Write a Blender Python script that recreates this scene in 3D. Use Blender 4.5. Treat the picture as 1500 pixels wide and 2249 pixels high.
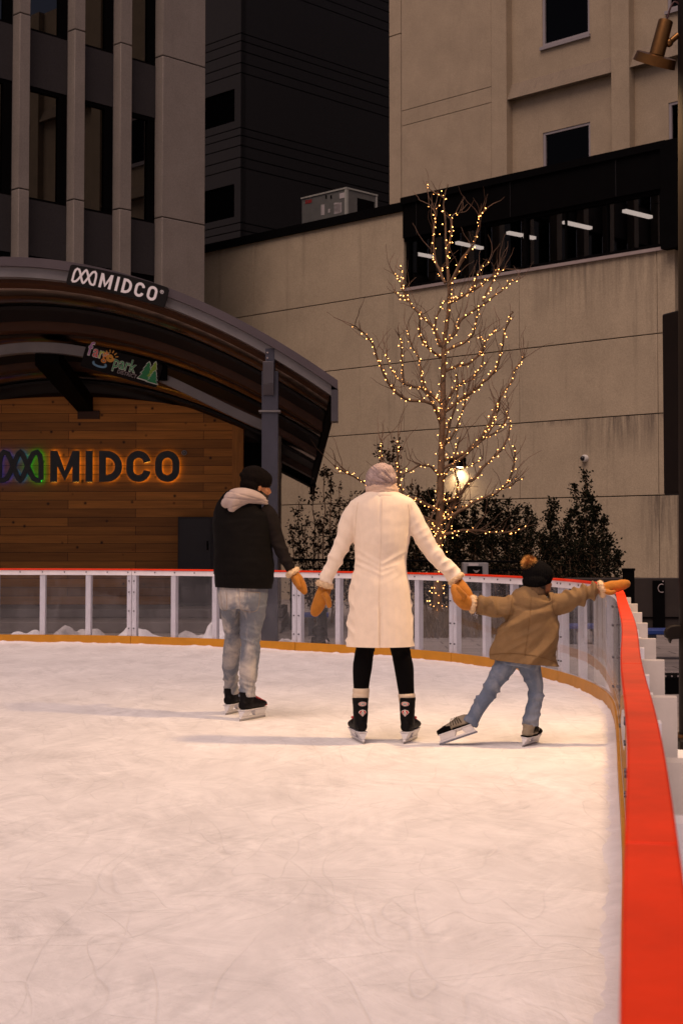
import bpy, bmesh, math, random
import numpy as np
from mathutils import Vector, noise, Matrix

for _o in list(bpy.data.objects):
    bpy.data.objects.remove(_o)
C = bpy.context.scene.collection
R = math.radians

# ------------------------------------------------------------------ camera
F, CX, HGT, PITCH = 3250.0, 750.0, 1.28, R(2.4)
SHIFT = (1193 - 1124.5 - F * math.tan(PITCH))      # pixels of lens shift
YC = 1124.5 + SHIFT
CAM = Vector((0, 0, HGT))
cam_d = bpy.data.cameras.new('camera')
cam = bpy.data.objects.new('camera', cam_d)
C.objects.link(cam)
cam.location = CAM
cam.rotation_euler = (math.pi / 2 + PITCH, 0, 0)
cam_d.sensor_fit = 'VERTICAL'
cam_d.sensor_height = 36
cam_d.lens = 36 * F / 2249
cam_d.shift_y = SHIFT / 2249
cam_d.clip_end = 500
cam_d.clip_start = 0.05
cam_d.dof.use_dof = True
cam_d.dof.focus_distance = 9.9
cam_d.dof.aperture_fstop = 10
bpy.context.scene.camera = cam

# ------------------------------------------------------------------ world, sun, exposure
sc = bpy.context.scene
sc.view_settings.view_transform = 'Standard'
sc.view_settings.look = 'None'
sc.view_settings.exposure = 0.0
sc.view_settings.gamma = 1
sc.cycles.use_denoising = True
sc.cycles.max_bounces = 8
sc.cycles.transparent_max_bounces = 24
sc.cycles.sample_clamp_indirect = 4.0
SUN_EL, SUN_AZ = 62, 205          # soft dusk glow from behind the photographer
w = bpy.data.worlds.new('World')
sc.world = w
w.use_nodes = True
nt = w.node_tree
bg = nt.nodes['Background']
sky = nt.nodes.new('ShaderNodeTexSky')
sky.sky_type = 'NISHITA'
sky.sun_disc = False
sky.sun_elevation = R(SUN_EL)
sky.sun_rotation = R(SUN_AZ)
sky.air_density = 1.0
sky.dust_density = 4.0
tint = nt.nodes.new('ShaderNodeMix')
tint.data_type = 'RGBA'
tint.blend_type = 'MULTIPLY'
tint.inputs[0].default_value = 1.0
tint.inputs[7].default_value = (1.0, 0.74, 0.70, 1)     # dusk overcast, warm camera white balance
nt.links.new(sky.outputs[0], tint.inputs[6])
nt.links.new(tint.outputs[2], bg.inputs[0])
bg.inputs[1].default_value = 0.064
sd = bpy.data.lights.new('sun', 'SUN')
sd.energy = 1.75
sd.angle = R(42)
sd.color = (1.0, 0.775, 0.655)
sun = bpy.data.objects.new('sun', sd)
C.objects.link(sun)
az = R(SUN_AZ)
sun_dir = Vector((math.sin(az) * math.cos(R(SUN_EL)), math.cos(az) * math.cos(R(SUN_EL)), math.sin(R(SUN_EL))))
sun.rotation_euler = sun_dir.to_track_quat('Z', 'Y').to_euler()
sun.location = (0, -10, 30)

# ------------------------------------------------------------------ measuring helpers (photo pixel -> real place)
SP, CP = math.sin(PITCH), math.cos(PITCH)
def ray(x, y):
    xc, yc = (x - CX) / F, (YC - y) / F
    return Vector((xc, CP - yc * SP, SP + yc * CP))
def at(x, y, Y):
    r = ray(x, y)
    return CAM + r * (Y / r.y)
def ground(x, y, z=0.0):
    r = ray(x, y)
    return CAM + r * ((z - HGT) / r.z)

# ------------------------------------------------------------------ object helpers
def wloc(o):
    v = Vector((0, 0, 0))
    while o is not None:
        v = v + o.location
        o = o.parent
    return v
def tag(o, label=None, cat=None, group=None, kind=None):
    if label: o['label'] = label
    if cat: o['category'] = cat
    if group: o['group'] = group
    if kind: o['kind'] = kind
    return o
def thing(name, label, cat, loc, group=None):
    o = bpy.data.objects.new(name, None)
    o.empty_display_size = 0.1
    C.objects.link(o)
    o.location = loc
    return tag(o, label, cat, group)
def link_mesh(name, me, mat, parent=None, loc=None):
    o = bpy.data.objects.new(name, me)
    C.objects.link(o)
    if parent is not None:
        off = wloc(parent)
        me.transform(Matrix.Translation(-off))
        o.parent = parent
    elif loc is not None:
        me.transform(Matrix.Translation(-Vector(loc)))
        o.location = loc
    if mat is not None:
        me.materials.clear()
        me.materials.append(mat)
    return o

class Frame:
    """vertical plane: origin, horizontal direction d, normal n towards the viewer"""
    def __init__(s, O, d, n):
        s.O = Vector((O[0], O[1], 0)); s.d = Vector((d[0], d[1], 0)); s.n = Vector((n[0], n[1], 0))
    def __call__(s, u, w_, z):
        return s.O + s.d * u + s.n * w_ + Vector((0, 0, z))
    def uz(s, x, y, w_=0.0):
        r = ray(x, y)
        t = (s.O + s.n * w_ - CAM).dot(s.n) / r.dot(s.n)
        p = CAM + r * t
        return (p - s.O).dot(s.d), p.z
IDENT = Frame((0, 0), (1, 0), (0, 1))

class MB:
    def __init__(s, fr=None):
        s.v, s.f, s.fr = [], [], fr
    def pt(s, *p):
        return s.fr(*p) if s.fr else Vector(p)
    def add(s, vs, fs):
        b = len(s.v)
        s.v += [tuple(p) for p in vs]
        s.f += [tuple(i + b for i in f) for f in fs]
    def box(s, a0, a1, b0, b1, c0, c1):
        vs = [s.pt(a, b, c) for c in (c0, c1) for b in (b0, b1) for a in (a0, a1)]
        s.add(vs, [(0, 2, 3, 1), (4, 5, 7, 6), (0, 1, 5, 4), (2, 6, 7, 3), (0, 4, 6, 2), (1, 3, 7, 5)])
    def hexa(s, p):    # 8 points, same order as box
        s.add(p, [(0, 2, 3, 1), (4, 5, 7, 6), (0, 1, 5, 4), (2, 6, 7, 3), (0, 4, 6, 2), (1, 3, 7, 5)])
    def tube(s, pts, rad, n=8, cap=True):
        pts = [Vector(p) for p in pts]
        if not hasattr(rad, '__len__'): rad = [rad] * len(pts)
        vs, fs = [], []
        ref = None
        for i, p in enumerate(pts):
            t = (pts[min(i + 1, len(pts) - 1)] - pts[max(i - 1, 0)])
            if t.length < 1e-9: t = Vector((0, 0, 1))
            t.normalize()
            if ref is None:
                ref = t.orthogonal().normalized()
            a = (ref - t * ref.dot(t))
            if a.length < 1e-6: a = t.orthogonal()
            a.normalize(); ref = a
            b = t.cross(a)
            for k in range(n):
                th = 2 * math.pi * k / n
                vs.append(p + (a * math.cos(th) + b * math.sin(th)) * rad[i])
        for i in range(len(pts) - 1):
            for k in range(n):
                k2 = (k + 1) % n
                fs.append((i * n + k, i * n + k2, (i + 1) * n + k2, (i + 1) * n + k))
        if cap:
            fs.append(tuple(range(n - 1, -1, -1)))
            fs.append(tuple(range((len(pts) - 1) * n, len(pts) * n)))
        s.add(vs, fs)
    def loft(s, rings, n=20, sub=4):
        """rings: (centre, half width across, half depth) ; width lies in the picture plane"""
        rg = catmull([tuple(r[0]) + (r[1], r[2]) for r in rings], sub)
        Yh = Vector((0, 1, 0))
        vs, fs = [], []
        P = [Vector(r[:3]) for r in rg]
        for i, r in enumerate(rg):
            t = P[min(i + 1, len(P) - 1)] - P[max(i - 1, 0)]
            t.normalize()
            a = t.cross(Yh)
            if a.length < 0.2: a = Vector((1, 0, 0))
            a.normalize()
            b = a.cross(t)
            for k in range(n):
                th = 2 * math.pi * k / n
                vs.append(P[i] + a * (math.cos(th) * r[3]) + b * (math.sin(th) * r[4]))
        m = len(P)
        for i in range(m - 1):
            for k in range(n):
                k2 = (k + 1) % n
                fs.append((i * n + k, i * n + k2, (i + 1) * n + k2, (i + 1) * n + k))
        fs.append(tuple(range(n - 1, -1, -1)))
        fs.append(tuple(range((m - 1) * n, m * n)))
        s.add(vs, fs)
    def ball(s, c, r, n=12, m=8):
        c = Vector(c)
        if not hasattr(r, '__len__'): r = (r, r, r)
        vs = [c + Vector((0, 0, r[2]))]
        for i in range(1, m):
            ph = math.pi * i / m
            for k in range(n):
                th = 2 * math.pi * k / n
                vs.append(c + Vector((r[0] * math.sin(ph) * math.cos(th), r[1] * math.sin(ph) * math.sin(th), r[2] * math.cos(ph))))
        vs.append(c - Vector((0, 0, r[2])))
        fs = []
        for k in range(n):
            k2 = (k + 1) % n
            fs.append((0, 1 + k, 1 + k2))
            fs.append((len(vs) - 1, 1 + (m - 2) * n + k2, 1 + (m - 2) * n + k))
            for i in range(m - 2):
                fs.append((1 + i * n + k, 1 + (i + 1) * n + k, 1 + (i + 1) * n + k2, 1 + i * n + k2))
        s.add(vs, fs)
    def mesh(s, name='mesh'):
        me = bpy.data.meshes.new(name)
        me.from_pydata(s.v, [], s.f)
        me.update()
        return me
    def build(s, name, mat, parent=None, smooth=False, bevel=0.0, loc=None):
        me = s.mesh(name)
        bm = bmesh.new(); bm.from_mesh(me)
        bmesh.ops.recalc_face_normals(bm, faces=bm.faces)
        bm.to_mesh(me); bm.free()
        me.shade_smooth()
        if not smooth:
            me.set_sharp_from_angle(angle=R(48))
        o = link_mesh(name, me, mat, parent, loc)
        if bevel:
            m = o.modifiers.new('bevel', 'BEVEL')
            m.width = bevel; m.segments = 2; m.limit_method = 'ANGLE'
        return o

def catmull(pts, sub):
    if len(pts) < 3 or sub <= 1:
        if len(pts) == 2:
            return [tuple(a + (b - a) * t / sub for a, b in zip(pts[0], pts[1])) for t in range(sub + 1)]
        return list(pts)
    out = []
    n = len(pts)
    for i in range(n - 1):
        p0 = pts[max(i - 1, 0)]; p1 = pts[i]; p2 = pts[i + 1]; p3 = pts[min(i + 2, n - 1)]
        for k in range(sub):
            t = k / sub
            out.append(tuple(0.5 * (2 * b + (c - a) * t + (2 * a - 5 * b + 4 * c - d) * t * t + (3 * b - a - 3 * c + d) * t ** 3)
                             for a, b, c, d in zip(p0, p1, p2, p3)))
    out.append(tuple(pts[-1]))
    return out

def fuse(mbs, voxel, smooth=4, fn=None, name='mesh'):
    """one continuous surface out of overlapping shapes, then small folds along the normals"""
    if isinstance(mbs, MB): mbs = [mbs]
    a = MB()
    for m in mbs: a.add(m.v, m.f)
    me = a.mesh('tmp')
    bm = bmesh.new(); bm.from_mesh(me)
    bmesh.ops.recalc_face_normals(bm, faces=bm.faces)
    bm.to_mesh(me); bm.free()
    o = bpy.data.objects.new('tmp', me)
    C.objects.link(o)
    m = o.modifiers.new('r', 'REMESH'); m.mode = 'VOXEL'; m.voxel_size = voxel; m.use_smooth_shade = True
    if smooth:
        s_ = o.modifiers.new('s', 'SMOOTH'); s_.iterations = smooth; s_.factor = 0.5
    dg = bpy.context.evaluated_depsgraph_get()
    dg.update()
    res = bpy.data.meshes.new_from_object(o.evaluated_get(dg))
    bpy.data.objects.remove(o)
    if fn:
        ns = [Vector(v.normal) for v in res.vertices]
        for v, nn in zip(res.vertices, ns):
            v.co = v.co + nn * fn(Vector(v.co), nn)
    res.shade_smooth()
    res.name = name
    return res

# 2-D strokes for lettering -----------------------------------------------------
def arc(cx, cy, rx, ry, a0, a1, n=8):
    return [(cx + rx * math.cos(R(a0 + (a1 - a0) * i / n)), cy + ry * math.sin(R(a0 + (a1 - a0) * i / n))) for i in range(n + 1)]
def stroke(mb, pts, wd, fr, w0, w1, closed=False, lim=.72):
    """solid bar of width wd following pts (u,z) on frame fr between heights w0..w1 off the plane"""
    P = [Vector((p[0], p[1])) for p in pts]
    n = len(P)
    L, Rr = [], []
    for i in range(n):
        if closed:
            a, b = P[(i - 1) % n], P[(i + 1) % n]
            d1, d2 = (P[i] - a).normalized(), (b - P[i]).normalized()
        else:
            d1 = (P[i] - P[i - 1]).normalized() if i > 0 else (P[1] - P[0]).normalized()
            d2 = (P[i + 1] - P[i]).normalized() if i < n - 1 else d1
        t = (d1 + d2)
        t = t.normalized() if t.length > 1e-6 else d1
        nn = Vector((-t.y, t.x))
        c = max(lim, abs(nn.dot(Vector((-d1.y, d1.x)))))
        off = nn * (wd / 2 / c)
        L.append(P[i] + off); Rr.append(P[i] - off)
    vs = []
    for i in range(n):
        for (q, w_) in ((L[i], w0), (Rr[i], w0), (Rr[i], w1), (L[i], w1)):
            vs.append(fr(q.x, w_, q.y))
    fs = []
    m = n if closed else n - 1
    for i in range(m):
        j = (i + 1) % n
        for k in range(4):
            k2 = (k + 1) % 4
            fs.append((i * 4 + k, j * 4 + k, j * 4 + k2, i * 4 + k2))
    if not closed:
        fs.append((0, 1, 2, 3)); fs.append((4 * n - 1, 4 * n - 2, 4 * n - 3, 4 * n - 4))
    mb.add(vs, fs)

# ------------------------------------------------------------------ materials
def lin(*c):
    return tuple(((x / 255) / 12.92 if x / 255 <= 0.04045 else ((x / 255 + 0.055) / 1.055) ** 2.4) for x in c)
def M(name, col, rough=0.8, metal=0.0, var=0.12, vs=4.0, bump=0.0, bs=60.0, spec=0.4, stretch=(1, 1, 1), coat=0.0, sheen=0.0):
    m = bpy.data.materials.new(name)
    m.use_nodes = True
    t = m.node_tree; N = t.nodes; L = t.links
    b = N['Principled BSDF']
    b.inputs['Roughness'].default_value = rough
    b.inputs['Metallic'].default_value = metal
    b.inputs['Specular IOR Level'].default_value = spec
    if coat: b.inputs['Coat Weight'].default_value = coat
    if sheen:
        b.inputs['Sheen Weight'].default_value = sheen
        b.inputs['Sheen Roughness'].default_value = 0.5
    tc = N.new('ShaderNodeTexCoord')
    mp = N.new('ShaderNodeMapping')
    mp.inputs['Scale'].default_value = stretch
    L.new(tc.outputs['Object'], mp.inputs[0])
    no = N.new('ShaderNodeTexNoise')
    no.inputs['Scale'].default_value = vs
    no.inputs['Detail'].default_value = 6
    no.inputs['Roughness'].default_value = 0.65
    L.new(mp.outputs[0], no.inputs['Vector'])
    mx = N.new('ShaderNodeMix'); mx.data_type = 'RGBA'
    c = Vector(col[:3])
    mx.inputs[6].default_value = (*(c * (1 - var)), 1)
    mx.inputs[7].default_value = (*(c * (1 + var)), 1)
    rmp = N.new('ShaderNodeMapRange')
    rmp.inputs[1].default_value = 0.3; rmp.inputs[2].default_value = 0.7
    L.new(no.outputs[0], rmp.inputs[0])
    L.new(rmp.outputs[0], mx.inputs[0])
    L.new(mx.outputs[2], b.inputs['Base Color'])
    if bump:
        n2 = N.new('ShaderNodeTexNoise')
        n2.inputs['Scale'].default_value = bs
        n2.inputs['Detail'].default_value = 4
        L.new(mp.outputs[0], n2.inputs['Vector'])
        bp = N.new('ShaderNodeBump')
        bp.inputs['Strength'].default_value = bump
        bp.inputs['Distance'].default_value = 0.01
        L.new(n2.outputs[0], bp.inputs['Height'])
        L.new(bp.outputs[0], b.inputs['Normal'])
    m['mix'] = 1
    return m
def emit(name, col, strength):
    m = bpy.data.materials.new(name)
    m.use_nodes = True
    t = m.node_tree
    b = t.nodes['Principled BSDF']
    b.inputs['Base Color'].default_value = (*col, 1)
    b.inputs['Emission Color'].default_value = (*col, 1)
    b.inputs['Emission Strength'].default_value = strength
    return m
def nodes_of(m):
    return m.node_tree, m.node_tree.nodes, m.node_tree.links, m.node_tree.nodes['Principled BSDF']

def concrete(name, col, streak=0.35, grain=0.10):
    """precast panel: fine grain, cloudy patches, vertical rain streaks and grime of its own"""
    m = M(name, col, rough=0.9, var=0.10, vs=1.1, bump=0.35, bs=45)
    t, N, L, b = nodes_of(m)
    src = b.inputs['Base Color'].links[0].from_socket
    tc = N['Texture Coordinate']
    mp = N.new('ShaderNodeMapping'); mp.inputs['Scale'].default_value = (2.6, 2.6, 0.16)
    L.new(tc.outputs['Object'], mp.inputs[0])
    n = N.new('ShaderNodeTexNoise'); n.inputs['Scale'].default_value = 1.6; n.inputs['Detail'].default_value = 8; n.inputs['Roughness'].default_value = 0.7
    L.new(mp.outputs[0], n.inputs['Vector'])
    mr = N.new('ShaderNodeMapRange'); mr.inputs[1].default_value = 0.55; mr.inputs[2].default_value = 0.78; mr.inputs[3].default_value = 1.0; mr.inputs[4].default_value = 1.0 - streak
    L.new(n.outputs[0], mr.inputs[0])
    g = N.new('ShaderNodeTexNoise'); g.inputs['Scale'].default_value = 34; g.inputs['Detail'].default_value = 5; g.inputs['Roughness'].default_value = 0.8
    L.new(tc.outputs['Object'], g.inputs['Vector'])
    mr2 = N.new('ShaderNodeMapRange'); mr2.inputs[1].default_value = 0.3; mr2.inputs[2].default_value = 0.7; mr2.inputs[3].default_value = 1 - grain; mr2.inputs[4].default_value = 1 + grain
    L.new(g.outputs[0], mr2.inputs[0])
    mu = N.new('ShaderNodeMath'); mu.operation = 'MULTIPLY'
    L.new(mr.outputs[0], mu.inputs[0]); L.new(mr2.outputs[0], mu.inputs[1])
    vm = N.new('ShaderNodeVectorMath'); vm.operation = 'SCALE'
    L.new(src, vm.inputs[0]); L.new(mu.outputs[0], vm.inputs['Scale'])
    L.new(vm.outputs[0], b.inputs['Base Color'])
    return m

# ---- materials of the setting
m_tan = concrete('tan_concrete', (0.435, 0.355, 0.25), grain=.22)
m_tan2 = concrete('tan_stucco', (0.385, 0.305, 0.213), streak=0.16, grain=.22)
m_joint = M('joint', (0.035, 0.028, 0.024), 0.95)
m_black = M('black_metal', (0.0025, 0.0022, 0.0025), 0.7, var=0.2, spec=.04)
m_void = M('void', (0.001, 0.001, 0.0012), 1.0, spec=0)
m_blackroom = M('dark_interior', (0.006, 0.005, 0.0045), 0.95, spec=.05)
m_sill = M('sill_metal', (0.36, 0.30, 0.29), 0.5, var=0.08, vs=3)
m_grey = concrete('grey_precast', (0.265, 0.228, 0.20), streak=0.12, grain=.2)
m_spand = concrete('grey_aggregate', (0.036, 0.031, 0.032), streak=0.10, grain=0.25)
m_dark = M('dark_brick', (0.0065, 0.0052, 0.0062), 0.85, var=0.2, vs=6, bump=0.3)
m_pave = M('paving', (0.23, 0.195, 0.18), 0.85, var=0.25, vs=1.6, bump=0.3, bs=30)
m_steel = M('painted_steel', (0.075, 0.068, 0.078), 0.42, metal=0.3, var=0.15, vs=3, spec=0.5)
m_steel_l = M('light_steel', (0.20, 0.185, 0.185), 0.35, metal=0.4, var=0.12, vs=3)
m_fascia = M('fascia_metal', (0.085, 0.068, 0.076), 0.5, metal=0.2, var=0.12, vs=2)
m_slate = M('slate_blue_steel', (0.055, 0.055, 0.075), 0.45, metal=0.2, var=0.15, vs=5)
m_brass = M('brass', (0.20, 0.098, 0.032), 0.38, metal=0.9, var=0.2, vs=8)
m_bronze = M('bronze_pole', (0.010, 0.0065, 0.005), 0.6, var=0.15, spec=.15)
m_blue = M('blue_plastic', (0.02, 0.05, 0.22), 0.5)
def glass(name, tr, rough=0.0, ior=1.5, dirt=0.0):
    m = bpy.data.materials.new(name); m.use_nodes = True
    t = m.node_tree; N = t.nodes; L = t.links
    N.remove(N['Principled BSDF'])
    out = [n for n in N if n.type == 'OUTPUT_MATERIAL'][0]
    a = N.new('ShaderNodeBsdfTransparent'); a.inputs[0].default_value = (*tr, 1)
    g = N.new('ShaderNodeBsdfGlossy'); g.inputs['Roughness'].default_value = rough
    fr = N.new('ShaderNodeFresnel'); fr.inputs[0].default_value = ior
    mx = N.new('ShaderNodeMixShader')
    ge = N.new('ShaderNodeNewGeometry')
    iv = N.new('ShaderNodeMath'); iv.operation = 'SUBTRACT'; iv.inputs[0].default_value = 1.0; L.new(ge.outputs['Backfacing'], iv.inputs[1])
    fm = N.new('ShaderNodeMath'); fm.operation = 'MULTIPLY'; L.new(fr.outputs[0], fm.inputs[0]); L.new(iv.outputs[0], fm.inputs[1])
    L.new(fm.outputs[0], mx.inputs[0]); L.new(a.outputs[0], mx.inputs[1]); L.new(g.outputs[0], mx.inputs[2])
    last = mx
    if dirt:
        tc = N.new('ShaderNodeTexCoord')
        mp = N.new('ShaderNodeMapping'); mp.inputs['Scale'].default_value = (1, 1, 0.5); L.new(tc.outputs['Object'], mp.inputs[0])
        n = N.new('ShaderNodeTexNoise'); n.inputs['Scale'].default_value = 5; n.inputs['Detail'].default_value = 8; n.inputs['Roughness'].default_value = 0.7
        L.new(mp.outputs[0], n.inputs['Vector'])
        mr = N.new('ShaderNodeMapRange'); mr.inputs[1].default_value = 0.42; mr.inputs[2].default_value = 0.8; mr.inputs[3].default_value = dirt * 0.35; mr.inputs[4].default_value = dirt * 1.8
        L.new(n.outputs[0], mr.inputs[0])
        d = N.new('ShaderNodeBsdfDiffuse'); d.inputs[0].default_value = (0.6, 0.57, 0.6, 1)
        m2 = N.new('ShaderNodeMixShader'); L.new(mr.outputs[0], m2.inputs[0]); L.new(mx.outputs[0], m2.inputs[1]); L.new(d.outputs[0], m2.inputs[2])
        last = m2
    L.new(last.outputs[0], out.inputs[0])
    return m
g_win = glass('window_glass', (0.40, 0.38, 0.38), ior=2.2)
g_tower = glass('tower_glass', (0.02, 0.02, 0.02), ior=2.0)
g_rink = glass('acrylic', (0.93, 0.94, 0.96), ior=1.45, dirt=0.045)

AD, AN = (0.7145, -0.6997), (-0.6997, -0.7145)
BD, BN = (0.6997, 0.7145), (0.7145, -0.6997)

def grime(m, boxes):
    t, N, L, b = nodes_of(m)
    src = b.inputs['Base Color'].links[0].from_socket
    tc = N['Texture Coordinate']
    sx = N.new('ShaderNodeSeparateXYZ'); L.new(tc.outputs['Object'], sx.inputs[0])
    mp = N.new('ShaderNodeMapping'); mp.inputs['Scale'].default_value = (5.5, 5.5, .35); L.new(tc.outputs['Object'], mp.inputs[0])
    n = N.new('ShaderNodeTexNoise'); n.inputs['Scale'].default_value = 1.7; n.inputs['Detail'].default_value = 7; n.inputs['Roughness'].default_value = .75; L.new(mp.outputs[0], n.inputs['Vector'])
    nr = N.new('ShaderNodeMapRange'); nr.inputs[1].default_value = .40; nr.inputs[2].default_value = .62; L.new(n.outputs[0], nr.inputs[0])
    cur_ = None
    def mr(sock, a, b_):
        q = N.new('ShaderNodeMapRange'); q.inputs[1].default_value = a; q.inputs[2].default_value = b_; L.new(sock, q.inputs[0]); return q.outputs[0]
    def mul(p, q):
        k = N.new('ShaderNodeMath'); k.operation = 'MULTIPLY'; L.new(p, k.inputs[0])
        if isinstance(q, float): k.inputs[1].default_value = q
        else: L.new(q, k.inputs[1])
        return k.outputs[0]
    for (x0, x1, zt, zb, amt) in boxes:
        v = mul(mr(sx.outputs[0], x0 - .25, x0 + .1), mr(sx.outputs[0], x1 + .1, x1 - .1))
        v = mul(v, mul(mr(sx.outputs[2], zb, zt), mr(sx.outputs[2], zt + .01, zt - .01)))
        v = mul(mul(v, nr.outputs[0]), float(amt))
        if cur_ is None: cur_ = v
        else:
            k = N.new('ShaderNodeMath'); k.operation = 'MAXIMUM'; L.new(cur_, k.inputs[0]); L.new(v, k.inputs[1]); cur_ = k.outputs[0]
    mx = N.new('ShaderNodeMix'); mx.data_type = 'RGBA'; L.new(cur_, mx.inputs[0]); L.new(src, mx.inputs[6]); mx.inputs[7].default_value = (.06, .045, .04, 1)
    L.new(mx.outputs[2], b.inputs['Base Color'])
_LFx = Frame((0, 34), AD, AN)
def lowx(px, py=950):
    u_, z_ = _LFx.uz(px, py); return _LFx(u_, 0, 0).x
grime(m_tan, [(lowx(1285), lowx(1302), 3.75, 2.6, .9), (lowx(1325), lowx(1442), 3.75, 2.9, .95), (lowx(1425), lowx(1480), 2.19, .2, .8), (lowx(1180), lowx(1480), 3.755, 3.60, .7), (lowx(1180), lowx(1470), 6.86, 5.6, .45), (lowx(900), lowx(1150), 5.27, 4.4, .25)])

# ------------------------------------------------------------------ ground
mb = MB()
mb.add([(-120, -60, -0.06), (120, -60, -0.06), (120, 160, -0.06), (-120, 160, -0.06)], [(0, 1, 2, 3)])
o = mb.build('pavement', m_pave); tag(o, kind='structure')
t, N, L, b = nodes_of(m_pave)
_src = b.inputs['Base Color'].links[0].from_socket
_tc = N['Texture Coordinate']
_bk = N.new('ShaderNodeTexBrick'); _bk.inputs['Scale'].default_value = 1.0
_bk.inputs['Brick Width'].default_value = 0.9; _bk.inputs['Row Height'].default_value = 0.45; _bk.inputs['Mortar Size'].default_value = 0.012
_bk.inputs['Color1'].default_value = (0.9, 0.9, 0.9, 1); _bk.inputs['Color2'].default_value = (1.1, 1.1, 1.1, 1); _bk.inputs['Mortar'].default_value = (0.35, 0.35, 0.35, 1)
L.new(_tc.outputs['Object'], _bk.inputs['Vector'])
_mm = N.new('ShaderNodeMix'); _mm.data_type = 'RGBA'; _mm.blend_type = 'MULTIPLY'; _mm.inputs[0].default_value = 1
L.new(_src, _mm.inputs[6]); L.new(_bk.outputs[0], _mm.inputs[7]); L.new(_mm.outputs[2], b.inputs['Base Color'])

# ------------------------------------------------------------------ low tan building behind the rink
LF = Frame((0, 34), AD, AN)
low = thing('low_building', 'low tan concrete building with black parapet and dark window strip behind the lit tree', 'building', LF(0, 0, 0))
uL = lambda x, y=800: LF.uz(x, y)[0]
rows = [0.61, 2.19, 3.75, 5.28, 6.87, 8.68]
cols = [uL(380), uL(556), uL(887), uL(1140), uL(1443), uL(1483)]
mb = MB(LF)
for i in range(len(cols) - 1):
    for j in range(len(rows) - 1):
        if j == 4 and i >= 2: continue
        a, b_ = cols[i] + (0.008 if i in (1, 4) else 0.004), cols[i + 1] - 0.004
        mb.box(a, b_, -0.2, 0.0, rows[j] + 0.010, rows[j + 1] - (0.010 if j < 4 else 0))
mb.box(cols[0], cols[-1], -0.2, 0.0, -0.06, 0.60)
o = mb.build('wall', m_tan, low, bevel=0.006)
mb = MB(LF)
mb.box(cols[0], cols[-1] - 0.01, -0.5, -0.03, -0.06, 6.8)
mb.box(cols[0], cols[2] - 0.02, -0.5, -0.03, 6.8, 8.6)
mb.build('joint_backing', m_joint, low)
mb = MB(LF)      # black parapets, fascia and the corner return
mb.box(cols[0], cols[2] + 0.02, -0.35, 0.06, 8.66, 8.86)
mb.box(cols[2], uL(1466), -0.3, 0.035, 8.05, 8.80)
mb.box(cols[2] - 0.03, uL(1468), -0.4, 0.085, 8.80, 8.95)
mb.box(uL(1466), uL(1466) + 4, -0.6, 0.22, 6.84, 8.9)
mb.box(uL(1483), uL(1483) + 4, -0.5, -0.25, -0.06, 6.84)
mb.build('parapet', m_black, low)
mb = MB(LF)
m_seamf = M('seam', (0.012, 0.011, 0.012), 0.5)
for k in range(4):
    uu = cols[2] + 0.4 + k * 2.6
    if uu < uL(1460):
        mb = MB(LF); mb.box(uu, uu + 0.012, 0.035, 0.043, 8.06, 8.79); mb.build('fascia_seam', m_seamf, low)
mb = MB(LF); mb.box(cols[2], uL(1478), -0.12, 0.05, 6.86, 6.925)
mb.build('sill', m_sill, low)
wf = MB(LF)
for xx in (891, 1149, 1449):
    wf.box(uL(xx), uL(xx) + 0.07, -0.14, -0.02, 6.925, 8.05)
wf.box(cols[2], uL(1466), -0.14, -0.02, 6.925, 7.0); wf.box(cols[2], uL(1466), -0.14, -0.02, 7.98, 8.05)
for xx in (975, 1062, 1238, 1330):
    wf.box(uL(xx), uL(xx) + 0.025, -0.12, -0.05, 7.0, 7.98)
wo = wf.build('window', m_black, low)
mb = MB(LF); mb.box(cols[2], uL(1466), -0.10, -0.095, 6.93, 8.04)
mb.build('pane', g_win, wo)
mb = MB(LF)
u0, u1 = cols[2] - 1, uL(1466) + 3
mb.box(u0, u1, -9.1, -9, 5.8, 8.3); mb.box(u0, u1, -9, -0.2, 5.8, 5.9); mb.box(u0, u1, -9, -0.4, 8.2, 8.3)
mb.box(u0, u0 + .1, -9, -.2, 5.9, 8.2); mb.box(u1, u1 + .1, -9, -.2, 5.9, 8.2)
for k in range(6): mb.box(u0 + 2 + k * 1.5, u0 + 2.35 + k * 1.5, -5.4 - (k % 2), -5.0 - (k % 2), 5.9, 8.2)
mb.build('room', m_blackroom, low)
mb = MB(LF); mb.box(cols[0], u1, -16, -0.36, 8.32, 8.45)
mb.build('roof', m_black, low)
m_tube = emit('fluorescent', (1.0, 0.90, 0.80), 3.2)
ends = [((912, 557), (950, 564)), ((1003, 533), (1058, 545)), ((1115, 511), (1146, 517)), ((1152, 519), (1173, 523)), ((1238, 488), (1296, 501)), ((1370, 463), (1428, 477))]
where = ['leftmost ceiling tube seen through the dark window strip', 'second ceiling tube from the left, behind the top of the lit tree',
         'ceiling tube just left of the window mullion', 'short ceiling tube just right of the window mullion',
         'ceiling tube right of the mullion in the wide window', 'rightmost and highest ceiling tube in the dark window strip']
for (a, b_), lb in zip(ends, where):
    p, q = ground(a[0], a[1], 7.97), ground(b_[0], b_[1], 7.97)
    d = (q - p).normalized(); s = Vector((-d.y, d.x, 0)) * 0.05
    th = thing('ceiling_tube', 'white ' + lb, 'ceiling light', p, 'fluorescent tubes inside the dark windows')
    mb = MB(); up = Vector((0, 0, 0.03))
    mb.hexa([p - s - up, q - s - up, p + s - up, q + s - up, p - s + up, q - s + up, p + s + up, q + s + up])
    mb.build('tube', m_tube, th)
    mb = MB(); u2 = Vector((0, 0, 0.23)); s2 = s * 1.5; up = Vector((0, 0, 0.031))
    mb.hexa([p - s2 + up, q - s2 + up, p + s2 + up, q + s2 + up, p - s2 + u2, q - s2 + u2, p + s2 + u2, q + s2 + u2])
    mb.build('housing', m_black, th)

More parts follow.
